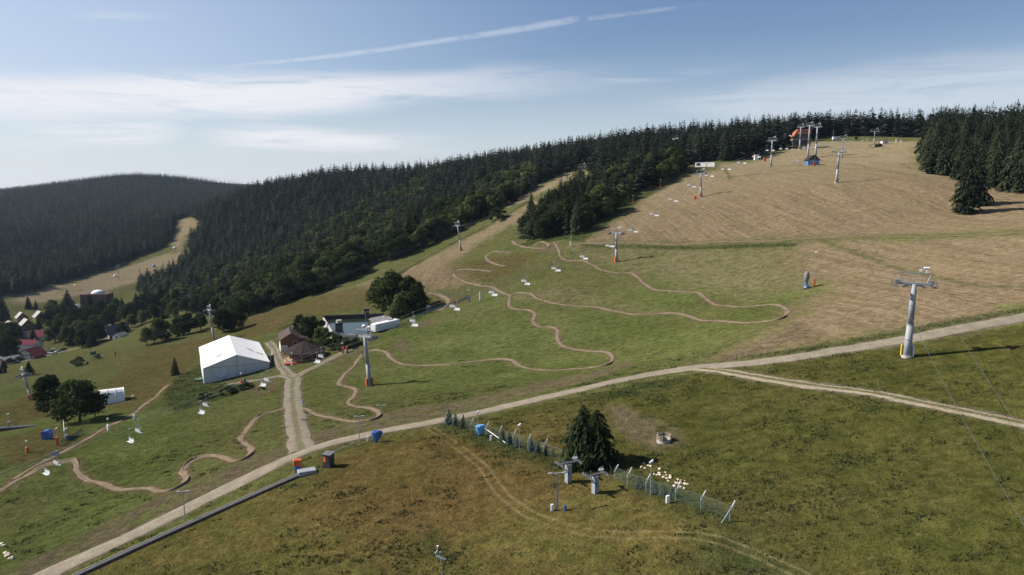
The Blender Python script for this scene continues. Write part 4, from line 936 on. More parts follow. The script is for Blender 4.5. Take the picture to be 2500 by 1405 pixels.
# ---------------------------------------------------------------- buildings
def gable(name, P, rz, w, l, wh, rh, label, cat, wall, roof, over=.5, group=None, down=2., wins=(), gwins=(), door=None, chim=None, trim=None, ridge='Y', roofpanel=None):
    """gabled house; local x = width, y = length away from the origin, ridge along y. wins: (side -1/1, y, z, w, h); gwins on the front gable: (x, z, w, h)"""
    t = empty(name, P, rz, label, cat, group)
    b = MB(); b.prism([(-w/2, -down), (w/2, -down), (w/2, wh), (0, wh+rh), (-w/2, wh)], 0, l); b.build('wall', M[wall], t)
    sl = math.atan2(rh, w/2); ex = over*math.cos(sl); ez = over*math.sin(sl); th = .18
    b = MB()
    for s in (-1, 1):
        b.prism([(0, wh+rh+.06), (s*(w/2+ex), wh-ez+.06), (s*(w/2+ex), wh-ez+.06+th), (0, wh+rh+.06+th*1.25)], -over, l+over)
    rf = b.build('roof', M[roof], t)
    if chim: b = MB(); b.box((chim[0], chim[1], wh+rh+.2), (.6, .6, 1.6), bev=.03); b.box((chim[0], chim[1], wh+rh+1.05), (.75, .75, .12)); b.build('chimney', M['concrete'], rf)
    if roofpanel: b = MB(); x0 = roofpanel[0]*w/4; b.box((x0, roofpanel[1], wh+rh*(1-abs(x0)/(w/2))+.38), (1.6, 2.2, .1), ry=math.copysign(sl, x0)); b.build('roof_window', M['white'], rf)
    for s, y, z, ww, hh in wins:
        b = MB(); b.box((s*(w/2+.04), y, z), (.10, ww+.2, hh+.2)); f = b.build('window', M['white'], t)
        b = MB(); b.box((s*(w/2+.085), y, z), (.06, ww, hh)); b.build('pane', M['glass'], f)
    for x, z, ww, hh in gwins:
        b = MB(); b.box((x, -.04, z), (ww+.2, .10, hh+.2)); f = b.build('window', M['white'], t)
        b = MB(); b.box((x, -.085, z), (ww, .06, hh)); b.build('pane', M['glass'], f)
    if door: b = MB(); b.box((door[0], -.05, door[1]/2+.05), (door[2], .12, door[1])); b.build('door', M['timber'], t)
    if trim:
        b = MB()
        for s in (-1, 1): b.prism([(0, wh+rh-.02), (s*(w/2+ex), wh-ez-.02), (s*(w/2+ex), wh-ez-.3), (0, wh+rh-.32)], -over-.03, -over+.05)
        b.build('bargeboard', M[trim], t)
    return t
# white marquee
def marquee():
    P = Vector((-84.2, 218.2, CZ-57.6)); rz = R(24.8); w, l, wh, ap = 19., 31.6, 2.9, 6.15
    t = empty('marquee', P, rz, 'large white gabled event tent on the grass beside the gravel road', 'tent')
    n = 10; bay = l/n
    # roof skin sags a little between its frames
    for s, nm in ((-1, 'roof'), (1, 'roof')):
        b = MB(); V = []
        for j in range(n*6+1):
            y = -.25+j*(l+.5)/(n*6); ph = (j % 6)/6; sag = .20*math.sin(ph*math.pi)
            V.append([b.b.verts.new((s*(w/2+.25)*q, y, ap+.12-(ap-wh)*q*1.02-sag*math.sin(q*math.pi)**.6 if 0 < q < 1 else ap+.12-(ap-wh)*q*1.02)) for q in (0, .12, .3, .5, .7, .88, 1)])
        for a, c in zip(V[:-1], V[1:]):
            for k in range(6): b.b.faces.new((a[k], a[k+1], c[k+1], c[k]))
        rf = b.build(nm, M['canvas'], t, True)
        b = MB(); sl = math.atan2((ap-wh)*1.02, w/2+.25)
        if s < 0:   # dark printed swoosh and a faint line of print on the left roof plane
            pts = [(.30+.35*k/10, 5.6+3.4*(k/10)**.7) for k in range(11)]
            for (q0, y0), (q1, y1) in zip(pts[:-1], pts[1:]):
                wd = .12+.28*math.sin(math.pi*(pts.index((q0, y0))+.5)/10)
                f = lambda q, y: (s*(w/2+.25)*(1-q), y, ap+.17-(ap-wh)*(1-q)*1.02)
                b.poly([f(q0, y0-wd), f(q1, y1-wd), f(q1, y1+wd), f(q0, y0+wd)])
            for k in range(12): b.poly([f(.10+.020*k, 1.6+.10*k), f(.112+.020*k, 1.66+.10*k), f(.112+.020*k, 2.0+.10*k), f(.10+.020*k, 1.95+.10*k)])
            b.poly([f(.22, 19.0), f(.27, 19.2), f(.26, 19.9), f(.23, 19.7)])
        else:
            f = lambda q, y: (s*(w/2+.25)*q, y, ap+.17-(ap-wh)*q*1.02)
            pts = [(.42+.22*k/8, 15.5-4.0*(k/8)) for k in range(9)]
            for k in range(8):
                (q0, y0), (q1, y1) = pts[k], pts[k+1]; wd = .1+.35*math.sin(math.pi*(k+.5)/8); b.poly([f(q0, y0-wd), f(q1, y1-wd), f(q1, y1+wd), f(q0, y0+wd)])
            for k in range(6): b.poly([f(.70+.035*k, 10.8-.3*k), f(.722+.035*k, 10.8-.3*k), f(.722+.035*k, 12.0-.3*k), f(.70+.035*k, 12.0-.3*k)])
        b.build('print', M['dark'], rf)
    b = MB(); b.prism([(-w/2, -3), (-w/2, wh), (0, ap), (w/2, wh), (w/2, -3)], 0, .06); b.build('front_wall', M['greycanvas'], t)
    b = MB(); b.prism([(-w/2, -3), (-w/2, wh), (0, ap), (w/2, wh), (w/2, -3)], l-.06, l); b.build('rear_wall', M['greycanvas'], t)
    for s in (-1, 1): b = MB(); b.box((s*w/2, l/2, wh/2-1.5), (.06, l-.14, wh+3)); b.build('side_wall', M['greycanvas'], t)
    b = MB(); b.box((0, -.05, ap/2-.2), (.16, .08, ap+.2)); b.box((0, -.045, wh-.02), (w, .06, .12))
    for x in (-7.1, -4.75, -2.4, 2.4, 4.75, 7.1): b.box((x, -.04, wh/2-.1), (.07, .05, wh))
    b.build('frame', M['galv'], t)
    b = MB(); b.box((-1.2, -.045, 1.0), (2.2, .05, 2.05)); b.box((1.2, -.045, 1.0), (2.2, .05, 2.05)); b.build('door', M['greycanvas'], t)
marquee()
# arched white shelter
def arched():
    P0 = at(243, 988); t = empty('arched_shelter', P0+Vector((0, 0, -.3)), R(30), 'white arched storage shelter behind the big dark round tree', 'shelter')
    ln, r = 6.4, 3.5; b = MB(); prof = []
    for k in range(17):
        a = math.pi*k/16; prof.append((math.cos(a)*r*.85, math.sin(a)*r*1.28))
    b.prism(prof, 0, ln, 'X'); b.build('cover', M['canvas'], t)
    for x in (-.03, ln*.33, ln*.66, ln+.03):
        b = MB(); pr = [(p*1.012, q*1.012) for p, q in prof]
        b.path([(x, p, q) for p, q in pr], .07, 6); b.build('hoop', M['white'], t)
    b = MB(); b.box((-.06, 0, 2.2), (.08, 4.4, 4.2)); b.build('end_panel', M['red'], t)
arched()
# brown-roofed lodge and the round hut
def lodge():
    A = at(686, 860); P = A+Vector((math.cos(R(20))*3.6, math.sin(R(20))*3.6, 0))
    t = gable('lodge', P, R(20), 7.2, 11.5, 4.2, 2.2, 'brown-roofed wooden lodge with white base between marquee and pond', 'house', 'wood', 'brownroof', .55, None, 2., [(-1, 3, 2.6, 1, 1), (-1, 7, 2.6, 1, 1)], [(1.4, 3.0, 1.1, 1.)], None, (1.2, 8.5))
    b = MB(); b.box((-2.4, -.06, .75), (2.4, .1, 3.2)); b.box((-3.63, 5.7, .75), (.08, 11.5, 3.4)); b.build('white_base', M['plaster'], t)
    b = MB(); b.prism([(3.4, 2.2), (6.2, 2.2), (6.2, 3.1), (3.4, 4.6)], 2, 8); b.build('side_roof', M['maroon'], t)
lodge()
def roundhut():
    P = at(738, 884)+Vector((-.5, 4.4, .3)); t = empty('round_hut', P, R(8), 'round wooden bar hut with dark brown pyramid roof below the pond', 'hut'); n = 12
    b = MB(); b.lathe([(4.7, -1.5), (4.7, 2.6)], n); b.build('wall', M['wood'], t)
    b = MB(); b.lathe([(6.7, 2.2), (6.75, 2.35), (.25, 5.5), (.05, 5.55)], n); rf = b.build('roof', M['darkroof'], t)
    b = MB()
    for k in range(n): a = 6.2832*k/n; b.tube((6.75*math.cos(a), 6.75*math.sin(a), 2.4), (.2*math.cos(a), .2*math.sin(a), 5.55), .06, None, 5)
    b.build('ridge_cap', M['brownroof'], rf)
    b = MB(); b.box((-1.3, 1.2, 5.3), (.6, .6, 2.2)); b.build('chimney', M['maroon'], rf)
    for k in range(n):
        a = 6.2832*k/n; b = MB(); b.tube((6.1*math.cos(a), 6.1*math.sin(a), -1.3), (6.1*math.cos(a), 6.1*math.sin(a), 2.35), .11, None, 6); b.build('post', M['paleWood'], t)
    for k in (5, 6, 7, 8, 9):
        a = 6.2832*(k+.5)/n; b = MB(); b.box((5.9*math.cos(a), 5.9*math.sin(a), .55), (.08, 3.0, .10), rz=a); b.box((5.9*math.cos(a), 5.9*math.sin(a), .1), (.08, 3.0, .10), rz=a); b.build('railing', M['paleWood'], t)
    for k in (7, 8, 9): a = 6.2832*(k+.5)/n; b = MB(); b.box((4.58*math.cos(a), 4.58*math.sin(a), 1.1), (.1, 1.3, 1.2), rz=a); b.build('window', M['glass'], t)
    b = MB(); b.lathe([(6.3, -1.5), (6.3, -.35)], n); b.build('terrace', M['paleWood'], t)
    q = at(722, 888); b = MB(); b.box((0, 0, .05), (6.5, 1.6, .5), rz=R(14)); o = b.build('red_carpet', M['red']); o.location = q; tag(o, 'red ground cover in front of the round hut', 'mat')
    for i, dx in enumerate((0, 1.5)):
        t2 = empty('deck_chair', at(707+8*i, 887)+Vector((0, -.4, .3)), R(20+30*i), ['white deck chair on the left before the round hut', 'white deck chair on the right before the round hut'][i], 'chair', 'deck chairs at the round hut')
        b = MB(); b.box((0, 0, .45), (.6, 1.2, .06), rx=.5); b.build('sling', M['white'], t2); b = MB(); b.path([(-.3, -.5, 0), (-.3, .5, .9)], .03); b.path([(.3, -.5, 0), (.3, .5, .9)], .03); b.path([(-.3, .5, 0), (-.3, -.4, .6)], .03); b.build('frame', M['paleWood'], t2)
roundhut()
# pond
def pond():
    zw = PONDZ; c = [raylevel(x, y, zw) for x, y in ((812, 817), (790, 781), (938, 775), (918, 797), (903, 822))]
    me = bpy.data.meshes.new('pond_water'); bm = bmesh.new(); cc = [Vector((p.x, p.y, zw)) for p in c]; bm.faces.new([bm.verts.new(p) for p in cc]); bm.to_mesh(me); bm.free()
    m = bpy.data.materials.new('pond_water'); m.use_nodes = True; N = NT(m.node_tree)
    bp = N.n('ShaderNodeBump', {'Strength': .08, 'Distance': .05, 'Height': N.noise(N.pos(), 2., 3)})
    N.out(N.n('ShaderNodeBsdfPrincipled', {'Base Color': (.020, .028, .014), 'Roughness': .09, 'IOR': 1.33, 'Normal': bp.outputs[0]}).outputs[0])
    tag(link('water', me, m), kind='structure')
    t = empty('pond_wall', c[0], 0, 'pond basin of pale concrete side wall, dark boarded back and front sill', 'wall')
    def wall(nm, a, b_, h, th, mat, low=2.5):
        a, b_ = Vector(a)-c[0], Vector(b_)-c[0]; d = (b_-a); L = d.length; mid = (a+b_)/2
        q = MB(); q.box((mid.x, mid.y, (h-low)/2), (L+.2, th, h+low), rz=math.atan2(d.y, d.x), bev=.03); return q.build(nm, M[mat], t)
    wall('side_wall', c[0], c[1], .9, .5, 'concrete'); wall('back_wall', c[1], c[2], 1.6, .25, 'dark'); wall('front_sill', c[0], c[4], .45, .5, 'concrete')
    # grey liner heaped in folds over the right bank
    b = MB(); g = random.Random(4); n1, n2 = 46, 34; V = []
    A, B, Cq, D = raylevel(893, 776, zw), raylevel(938, 772, zw), raylevel(966, 789, zw), raylevel(906, 799, zw)
    for i in range(n1):
        u = i/(n1-1); row = []
        for j in range(n2):
            v = j/(n2-1); p = A.lerp(B, u).lerp(D.lerp(Cq, u), v); s = math.sin(v*26+2.2*math.sin(u*5)+g.uniform(-.3, .3))*.22+math.sin(u*21+v*9)*.16*(u > .55)+g.uniform(-.08, .08)
            row.append(b.b.verts.new((p.x+g.uniform(-.1, .1), p.y+g.uniform(-.1, .1), zw-.15+1.1*u+.35*max(0, s)+.15*s)))
        V.append(row)
    for r0, r1 in zip(V[:-1], V[1:]):
        for k in range(n2-1): b.b.faces.new((r0[k], r0[k+1], r1[k+1], r1[k]))
    tag(b.build('tarpaulin', M['greytarp'], None, True), 'crumpled grey liner sheets heaped on the right bank of the pond', 'tarpaulin')
    # dark cooling tank on a plinth at the front edge
    q = c[0].lerp(c[4], .16)+Vector((0, 1.2, 0)); t2 = empty('cooling_tower', q, R(10), 'dark grey cooling tower on a concrete plinth at the front of the pond', 'machine')
    b = MB(); b.box((0, 0, .1), (3.4, 2.8, 1.6), bev=.05); b.build('plinth', M['concrete'], t2)
    b = MB(); b.box((0, 0, 2.5), (2.5, 2.2, 3.2), bev=.08)
    b.build('casing', M['dark'], t2); b = MB()
    for k in range(7): b.box((0, -1.13, 1.4+k*.3), (2.2, .05, .12))
    b.build('louvre', M['steel'], t2); b = MB(); b.lathe([(1.0, 4.1), (.95, 4.9), (1.05, 5.0)], 14); b.build('fan_cowl', M['concrete'], t2)
    b = MB(); b.wheel((0, 0, .8), .7, 1.5, (1, .3, 0), 14); b.box((0, 0, .3), (1.2, .9, .5)); o = b.build('pump_tank', M['concrete']); o.location = at(856, 820); tag(o, 'small pale tank lying left of the big lift tower head by the pond', 'tank')
    t3 = empty('shed', at(895, 770), R(15), 'tiny brown shed with flat roof behind the pond', 'shed'); b = MB(); b.box((0, 0, 1.3), (1.9, 1.9, 2.8)); b.build('wall', M['maroon'], t3); b = MB(); b.box((0, 0, 2.85), (2.7, 2.5, .3), rx=.1); b.build('roof', M['maroon'], t3)
    p = raylevel(889, 798, zw)+Vector((0, 0, .02)); b = MB(); b.lathe([(.9, 0), (.75, .45), (.3, .75), (.05, .8)], 14); o = b.build('float_buoy', M['white'], None, True); o.location = p; tag(o, 'white float on the pond beside the lift tower head', 'float')
    # white trailer
    ang = math.atan2(TRDIR[1], TRDIR[0]); L = 12.4
    t4 = empty('trailer', (TRC[0], TRC[1], gz(TRC[0], TRC[1])+.25), ang, 'long white box trailer beside the pond with black lettering on its side', 'trailer')
    b = MB(); b.box((0, 0, 1.55), (L, 2.5, 2.7), bev=.06); b.build('body', M['white'], t4)
    b = MB(); b.box((0, -1.27, 1.35), (L*.99, .04, .07)); b.build('rail', M['steel'], t4)
    b = MB(); b.box((-L/2-.03, 0, 1.5), (.06, 2.2, 2.4)); b.box((-L/2-.07, 0, 1.5), (.05, .06, 2.4)); b.build('door', M['white'], t4)
    b = MB(); b.box((3.4, .4, 2.93), (2.6, .9, .06)); b.build('roof_opening', M['dark'], t4)
    text_part('KTL', 1.15, M['dark'], t4, (-4.3, -1.265, 2.15), (R(90), 0, 0))
    for x in (-4.6, 3.2, 4.6): b = MB(); b.wheel((x, 0, -.05), .5, 2.3, (0, 1, 0), 12); b.build('wheel', M['rubber'], t4)
pond()
# white site container near the top, blue hut, orange station
def container_top():
    A, B = at(1699, 410), at(1747, 407); d = B-A; ang = R(-30); L = d.length*1.02
    t = empty('site_container', (A+B)/2+Vector((0, 1.3, 0)), ang, 'white office container with black window grid at the wood edge', 'container')
    b = MB(); b.box((0, 0, 1.75), (L, 2.6, 3.3), bev=.05); b.build('body', M['white'], t)
    b = MB(); b.box((-L/2+2.3, -1.33, 2.0), (2.8, .06, 1.9)); w = b.build('window', M['dark'], t)
    b = MB()
    for k in range(4): b.box((-L/2+2.3+(k-1.5)*.9, -1.37, 2.0), (.09, .05, 1.9))
    b.box((-L/2+2.3, -1.372, 2.0), (2.8, .05, .09)); b.build('grille', M['steel'], w)
    b = MB(); b.box((-.8, -1.33, 2.6), (.7, .05, .2)); b.box((2.0, -1.33, 2.65), (2.6, .05, .12)); b.box((1.2, -1.33, 1.95), (1.1, .05, .15), ry=-.5); b.build('print', M['steel'], t)
    b = MB(); b.box((0, 0, 3.45), (L+.1, 2.7, .12)); b.build('roof', M['darkroof'], t)
container_top()
p = at(1986, 404); hut = gable('ticket_hut', p, R(3), 7.6, 5, 3.6, 2.9, 'small blue hut with steep dark gable roof on the dry slope', 'hut', 'hutblue', 'darkroof', .8, None, 1., (), [(.6, 4.5, .8, 1.0)])
b = MB(); b.prism([(-3.75, 3.62), (3.75, 3.62), (0, 6.45)], -.06, -.02); b.build('gable_board', M['timber'], hut)
b = MB(); b.box((-1.8, -.05, .5), (4., .12, 1.1)); b.box((2.4, -.05, .5), (2.5, .12, 1.1)); b.build('stone_base', M['concrete'], hut)
b = MB(); b.box((0, -.06, 2.45), (5.4, .05, .14)); b.box((0, -.06, 2.05), (4.2, .05, .14)); b.box((-.5, -.06, 3.15), (1.6, .05, .28)); b.build('sign_print', M['white'], hut)
def top_station():
    P = atY(1944, 600); z = rayY(1944, 353, 600).z; P.z = z; s = 600/FPX
    t = empty('top_station', P, R(-4), 'orange curved-roof lift top station on a dark raised deck at the hilltop', 'building')
    b = MB(); b.box((0, 3, 1.2), (13.5, 6, 4.2)); b.build('undercroft', M['dark'], t)
    b = MB(); b.box((0, 2.8, 3.9), (15, 7, 1.3), bev=.05); b.build('deck', M['oldwood'], t)
    b = MB(); b.box((.8, 3, 6.2), (11.0, 5, 3.2)); b.build('engine_room', M['glass'], t)
    out = [(-7.2, 6.0), (-5.2, 10.0), (-3.2, 11.8), (4.6, 12.0), (6.6, 10.8), (7.2, 8.6)]; inn = [(6.0, 8.3), (5.4, 9.6), (3.9, 10.6), (-2.4, 10.4), (-4.0, 9.0), (-5.9, 6.0)]
    b = MB(); b.prism(out+inn, -.5, 6.5); b.build('roof', M['stationorange'], t)
    b = MB(); b.box((.6, 0, 8.7), (8.6, 5, 1.0), bev=.2); b.build('drive_housing', M['stationorange'], t)
    b = MB(); b.box((.7, .0, 10.0), (6.6, .3, 1.6)); b.build('window_band', M['glass'], t)
    b = MB()
    for k in range(8): b.tube((-7.2+k*2.05, -.6, 4.5), (-7.2+k*2.05, -.6, 5.7), .05, None, 5)
    b.box((0, -.6, 5.7), (14.6, .08, .08)); b.build('railing', M['blue'], t)
    b = MB(); b.box((-8.2, 2, 7.1), (2., 3, .5)); b.build('canopy', M['white'], t)
    t2 = empty('rescue_garage', rayY(1911, 340, 640)+Vector((0, 0, -6)), 0, 'pale small building half hidden by spruces left of the orange station', 'building')
    b = MB(); b.box((0, 0, 6.5), (3.6, 3, 9)); b.build('wall', M['plaster'], t2); b = MB(); b.box((.5, -1.55, 8.6), (1.2, .1, 1.2)); b.build('window', M['glass'], t2)
top_station()
def ramp():
    P = at(2130, 361); t = empty('loading_ramp', P, R(-8), 'weathered wooden loading ramp on posts at the very top of the slope', 'ramp')
    b = MB(); b.box((1.5, 3, 2.4), (10, 7, .3), ry=-.22); b.build('deck', M['oldwood'], t)
    for x in (-4, -1.5, 1.5, 3.4): b = MB(); b.tube((x, -1.0, -.5), (x, -1.0, 2.3+x*.22), .12, None, 6); b.build('post', M['paleWood'], t)
    b = MB(); b.box((-.3, -1.05, 2.1), (8, .1, .15)); b.build('beam', M['paleWood'], t)
    b = MB(); b.box((5.2, 3, 1.2), (3.4, 6, 3.4)); b.build('undercroft', M['timber'], t)
    t2 = gable('control_cabin', at(2161, 352), R(0), 4.2, 4, 2.4, 1.1, 'little white and red control cabin right of the wooden ramp', 'hut', 'plaster', 'maroon', .3, None, 1., (), [(.5, 1.5, 1.6, .9)])
    v = empty('camper_van', at(2041, 343), R(6), 'white camper van parked at the hilltop tree line', 'van')
    b = MB(); b.box((0, 0, 1.75), (6.5, 2.3, 2.5), bev=.25); b.build('body', M['white'], v); b = MB(); b.box((1.2, -1.17, 2.1), (2.6, .05, .9)); b.build('window', M['glass'], v)
    for x in (-2, 2): b = MB(); b.wheel((x, 0, .4), .42, 2.2, (0, 1, 0)); b.build('wheel', M['rubber'], v)
    k = empty('kiosk', at(2089, 342), R(0), 'small black hut with yellow frame at the hilltop', 'hut'); b = MB(); b.box((0, 0, 1.5), (3., 1.4, 2.2)); b.build('wall', M['dark'], k)
    b = MB(); b.box((0, -.75, 2.7), (3.5, .2, .35)); b.box((-1.6, -.75, 1.3), (.3, .2, 2.6)); b.box((1.6, -.75, 1.3), (.3, .2, 2.6)); b.build('frame', M['yellow'], k)
    for x, y, h, l in ((2188, 349, 9, 'left of two white marker posts right of the ramp'), (2200, 349, 6, 'right of two white marker posts right of the ramp')):
        q = at(x, y); hh = h/ppm(q); b = MB(); b.box((0, 0, hh/2), (.7, .5, hh), bev=.08); b.box((0, 0, hh), (.8, .6, .12)); o = b.build('marker_post', M['white']); o.location = q; tag(o, l, 'post', 'marker posts at the top')
    q = at(2034, 344); b = MB(); b.tube((0, 0, 0), (0, 0, 9), .14, .1); b.box((0, 0, 9), (.5, .4, .5)); o = b.build('lamp_post', M['galv']); o.location = q; tag(o, 'tall lamp post beside the camper van at the hilltop', 'lamp post')
ramp()
# village
def house_px(name, px, py, rz, wpx, l, wh, rh, *a, **k):
    p = at(px, py); return gable(name, p, rz, wpx/ppm(p), l, wh, rh, *a, **k)
CHL = ['pale-roofed wooden chalet, lowest and leftmost of four', 'pale-roofed wooden chalet at the back behind the largest one', 'largest pale-roofed wooden chalet with a white van before it', 'pale-roofed wooden chalet furthest right of four']
for i, (x, y, w, l, wh, rh) in enumerate(((30, 814, 15., 9, 2.2, 7), (56, 783, 9., 7, 2.6, 4.6), (70, 806, 13.5, 9, 2.2, 6.4), (101, 781, 9.5, 8, 2.6, 4.8))):
    t = gable('chalet', at(x, y), R(48), w, l, wh, rh, CHL[i], 'chalet', 'wood', 'timber', .7, 'chalets of the village', 3., [(1, l*.5, 1.4, 1.2, 1.)], [(-w*.2, 1.4, 1.3, 1.1), (w*.2, 1.4, 1.3, 1.1), (0, 4., 1.4, 1.0)])
    sl = math.atan2(rh, w/2); b = MB(); L = math.hypot(rh, w/2)+.7; b.box((-w/4-.30, l/2, wh+rh/2+.16), (L, l+1.5, .08), ry=-sl); b.build('sheet_roof', M['paleroof'], t)  # pale overlay on the sunward slope alone: sunlight put into the colour
    b = MB(); b.box((-w*.36, -.05, wh*.5), (w*.2, .1, wh*1.2)); b.build('gable_cladding', M['paleWood'], t)
def inn():
    p = at(86, 872); s = 1/ppm(p); t = gable('inn', p+Vector((1, 6, 0)), R(90)-R(8), 9, 55*s*.95, 6.6, 2.4, 'half-timbered white inn with red roof and large lettering over the entrance', 'inn', 'plaster', 'redroof', .5, None, 3., (), (), None, (1.0, 3), None, 'Y', (1, 6))
    t.location = at(84, 866)+Vector((0, 4.5, 0)); L = 55*s*.95
    b = MB()
    for z in (.3, 2.3, 4.3, 6.3): b.box((4.54, L/2, z), (.1, L, .22)); b.box((0, -.05, z), (9, .1, .22))
    for k in range(8): b.box((4.55, .3+k*(L-.6)/7, 3.2), (.11, .22, 6.6))
    for k in range(5): b.box((-4.3+k*2.15, -.055, 3.2), (.22, .11, 6.6))
    b.build('timber_frame', M['timber'], t)
    for k in range(6):
        for z in (1.3, 3.3, 5.3):
            b = MB(); b.box((4.53, 1.4+k*(L-2.6)/5.2, z), (.12, .9, 1.1)); b.build('window', M['glass'], t)
    # entrance wing with its own gable toward the road
    P2 = at(61, 880); t2 = gable('inn_wing', P2+Vector((0, 1.5, 0)), R(-14), 13.5, 9, 2.6, 4.2, 'entrance wing of the inn with dark front gable and pale letters', 'inn', 'plaster', 'redroof', .9, None, 3., (), [(-4, 1.6, 1.2, 1.2), (4, 1.6, 1.2, 1.2), (0, 5., 1.1, 1.1)])
    b = MB(); b.prism([(-6.4, 2.6), (6.4, 2.6), (4.4, 3.9), (-4.4, 3.9)], -.10, -.05); b.build('sign_board', M['timber'], t2)
    text_part('JAGIENKA', 1.6, M['white'], t2, (0, -.12, 3.25), (R(90), 0, 0))
    b = MB()
    for k in range(7): b.box((-6+k*2, -.06, .9), (.2, .08, 3.2))
    for z in (.3, 2.6): b.box((0, -.065, z), (13.3, .09, .2))
    b.build('timber_frame', M['timber'], t2)
    b = MB(); b.prism([(6.4, 1.4), (9.6, .5), (9.6, .8), (6.4, 2.2)], -1.5, 6.5); b.build('porch_roof', M['redroof'], t2)
    for y in (-1.2, 2.5, 6.2): b = MB(); b.tube((9.4, y, -2.5), (9.4, y, .55), .1); b.build('porch_post', M['timber'], t2)
inn()
house_px('farmhouse', 258, 828, R(-30), 34, 16, 3.2, 5.5, 'farmhouse with steep grey roof and dormer among trees', 'house', 'plaster', 'greyroof', .6, None, 3., [(1, 4, 1.8, 1, 1), (1, 8, 1.8, 1, 1)], [(-2, 1.6, 1.1, 1.2), (2, 1.6, 1.1, 1.2), (0, 5, 1, 1.1)], (0, 2.1, 1.2), (0, 4))
t = house_px('farm_annex', 285, 828, R(-14), 24, 7, 2.0, 1.6, 'low grey annex right of the steep-roofed farmhouse', 'house', 'plaster', 'greyroof', .4, None, 3., (), [(0, 1.1, 1.6, 1.2)])
house_px('cottage', 112, 830, R(72), 20, 13, 2.6, 4.2, 'cottage with dark red roof hidden between village trees', 'house', 'plaster', 'redroof', .5, None, 3., [(1, 4, 1.5, 1, 1)], [(0, 1.5, 1, 1)], None, (0, 3))
house_px('cottage', 52, 836, R(-12), 22, 9, 2.6, 4.0, 'cottage with olive front gable behind the inn', 'house', 'ochre', 'greyroof', .5, None, 3., (), [(-.7, 3.4, .7, .8), (.7, 3.4, .7, .8)])
house_px('cottage', 40, 816, R(10), 14, 8, 2.2, 2.8, 'small cottage with light grey roof below the chalets', 'house', 'ochre', 'greyroof', .5, None, 3.)
house_px('barn', 8, 912, R(76), 20, 14, 2.6, 4.0, 'barn with big dark hipped roof at the left edge below the inn', 'barn', 'timber', 'brownroof', .6, None, 3., [(1, 5, 1.5, 1.2, 1)], [(0, 1.5, 1, 1)])
house_px('outbuilding', 5, 888, R(-30), 22, 10, 2., 1.6, 'outbuilding with pale grey roof left of the inn', 'outbuilding', 'timber', 'paleroof', .4, None, 3.)
def dome_hotel():
    p = at(229, 748); t = empty('dome_building', p, R(4), 'maroon flat-topped building with white glass dome by the far piste', 'building'); s = 1/ppm(p)
    b = MB(); b.box((0, 8, 4.5), (62*s, 16, 15)); b.build('wall', M['maroon'], t)
    b = MB(); b.box((0, 8, 12.2), (63*s, 16.6, .5)); rf = b.build('roof', M['maroon'], t)
    b = MB(); b.lathe([(15.*s, 0), (14.4*s, 1.1), (12.*s, 2.3), (8*s, 3.2), (3.5*s, 3.7), (.4*s, 3.8)], 24, (3*s, 8, 12.4)); b.build('dome', M['white'], rf, True)
    for k in range(5): b = MB(); b.box(((-22+k*11)*s, -.06, 9), (5*s, .12, 2)); b.build('window', M['glass'], t)
    house_px('cottage', 188, 757, R(20), 18, 8, 3., 2., 'cream house with grey lean-to left of the dome building', 'house', 'plaster', 'paleroof', .4, None, 3., (), [(0, 1.6, 1.2, 1.2)])
dome_hotel()
def make_car(px, py, rz, paint, label, van=False):
    t = empty('delivery_van' if van else 'parked_car', at(px, py)+Vector((0, 0, .05)), rz, label, 'van' if van else 'car', None if van else 'cars parked by the inn')
    b = MB()
    if van: b.prism([(-2.6, .35), (2.6, .35), (2.6, 2.3), (2.3, 2.5), (-1.6, 2.5), (-2.2, 1.5), (-2.6, 1.3)], -.95, .95)
    else: b.prism([(-2.1, .32), (2.1, .32), (2.15, .85), (1.9, .98), (-1.3, .98), (-2.05, .85)], -.86, .86)
    b.build('body', paint, t)
    if not van:
        b = MB(); b.prism([(-1.1, .96), (1.7, .96), (1.15, 1.46), (-.35, 1.48)], -.74, .74); b.build('window', M['glass'], t); b = MB(); b.prism([(-.42, 1.46), (1.2, 1.44), (1.1, 1.52), (-.3, 1.54)], -.7, .7); b.build('roof', paint, t)
    else: b = MB(); b.prism([(-2.32, 1.45), (-1.75, 2.35), (-1.72, 2.33), (-2.28, 1.42)], -.8, .8); b.build('window', M['glass'], t)
    for x in (-1.3, 1.3):
        for y in (-.82, .82): b = MB(); b.wheel((x, y, .33), .33, .2, (0, 1, 0), 12); b.build('wheel', M['rubber'], t)
CW, CDK, CS = m_plain('white_paint', (.62, .63, .64), .25, 0, .03), m_plain('dark_paint', (.03, .033, .045), .22, .2, .05), m_plain('teal_paint', (.18, .30, .34), .25, .2, .05)
for a in ((41, 888, R(10), CDK, 'dark car parked alone on the grass left of the drive'), (77, 874, R(8), CDK, 'black car at the end of the drive in front of the inn'), (91, 871, R(30), CW, 'white car beside the black one in front of the inn'),
          (114, 866, R(18), CW, 'white car at the left end of the row right of the inn'), (120, 866.5, R(20), CW, 'second white car in the row right of the inn'), (134, 865, R(22), CW, 'white car at the front of the row right of the inn'), (128, 857, R(10), CW, 'white car behind the row right of the inn'),
          (141, 861, R(30), CS, 'pale teal car in the row right of the inn'), (148, 858, R(25), CDK, 'dark car right of the teal one'), (155, 856, R(25), CDK, 'dark car at the far right end of the row'), (275, 826, R(10), CDK, 'dark car in front of the steep-roofed farmhouse')): make_car(*a)
make_car(68, 803, R(60), CW, 'white delivery van in front of the largest chalet', True)
ribbon('village_road', smooth_line(pline([(-60, 800), (-20, 830), (8, 850), (12, 872), (-10, 885), (-60, 900)], 20), 2.), 4.5, .2, M_GRAVEL3)
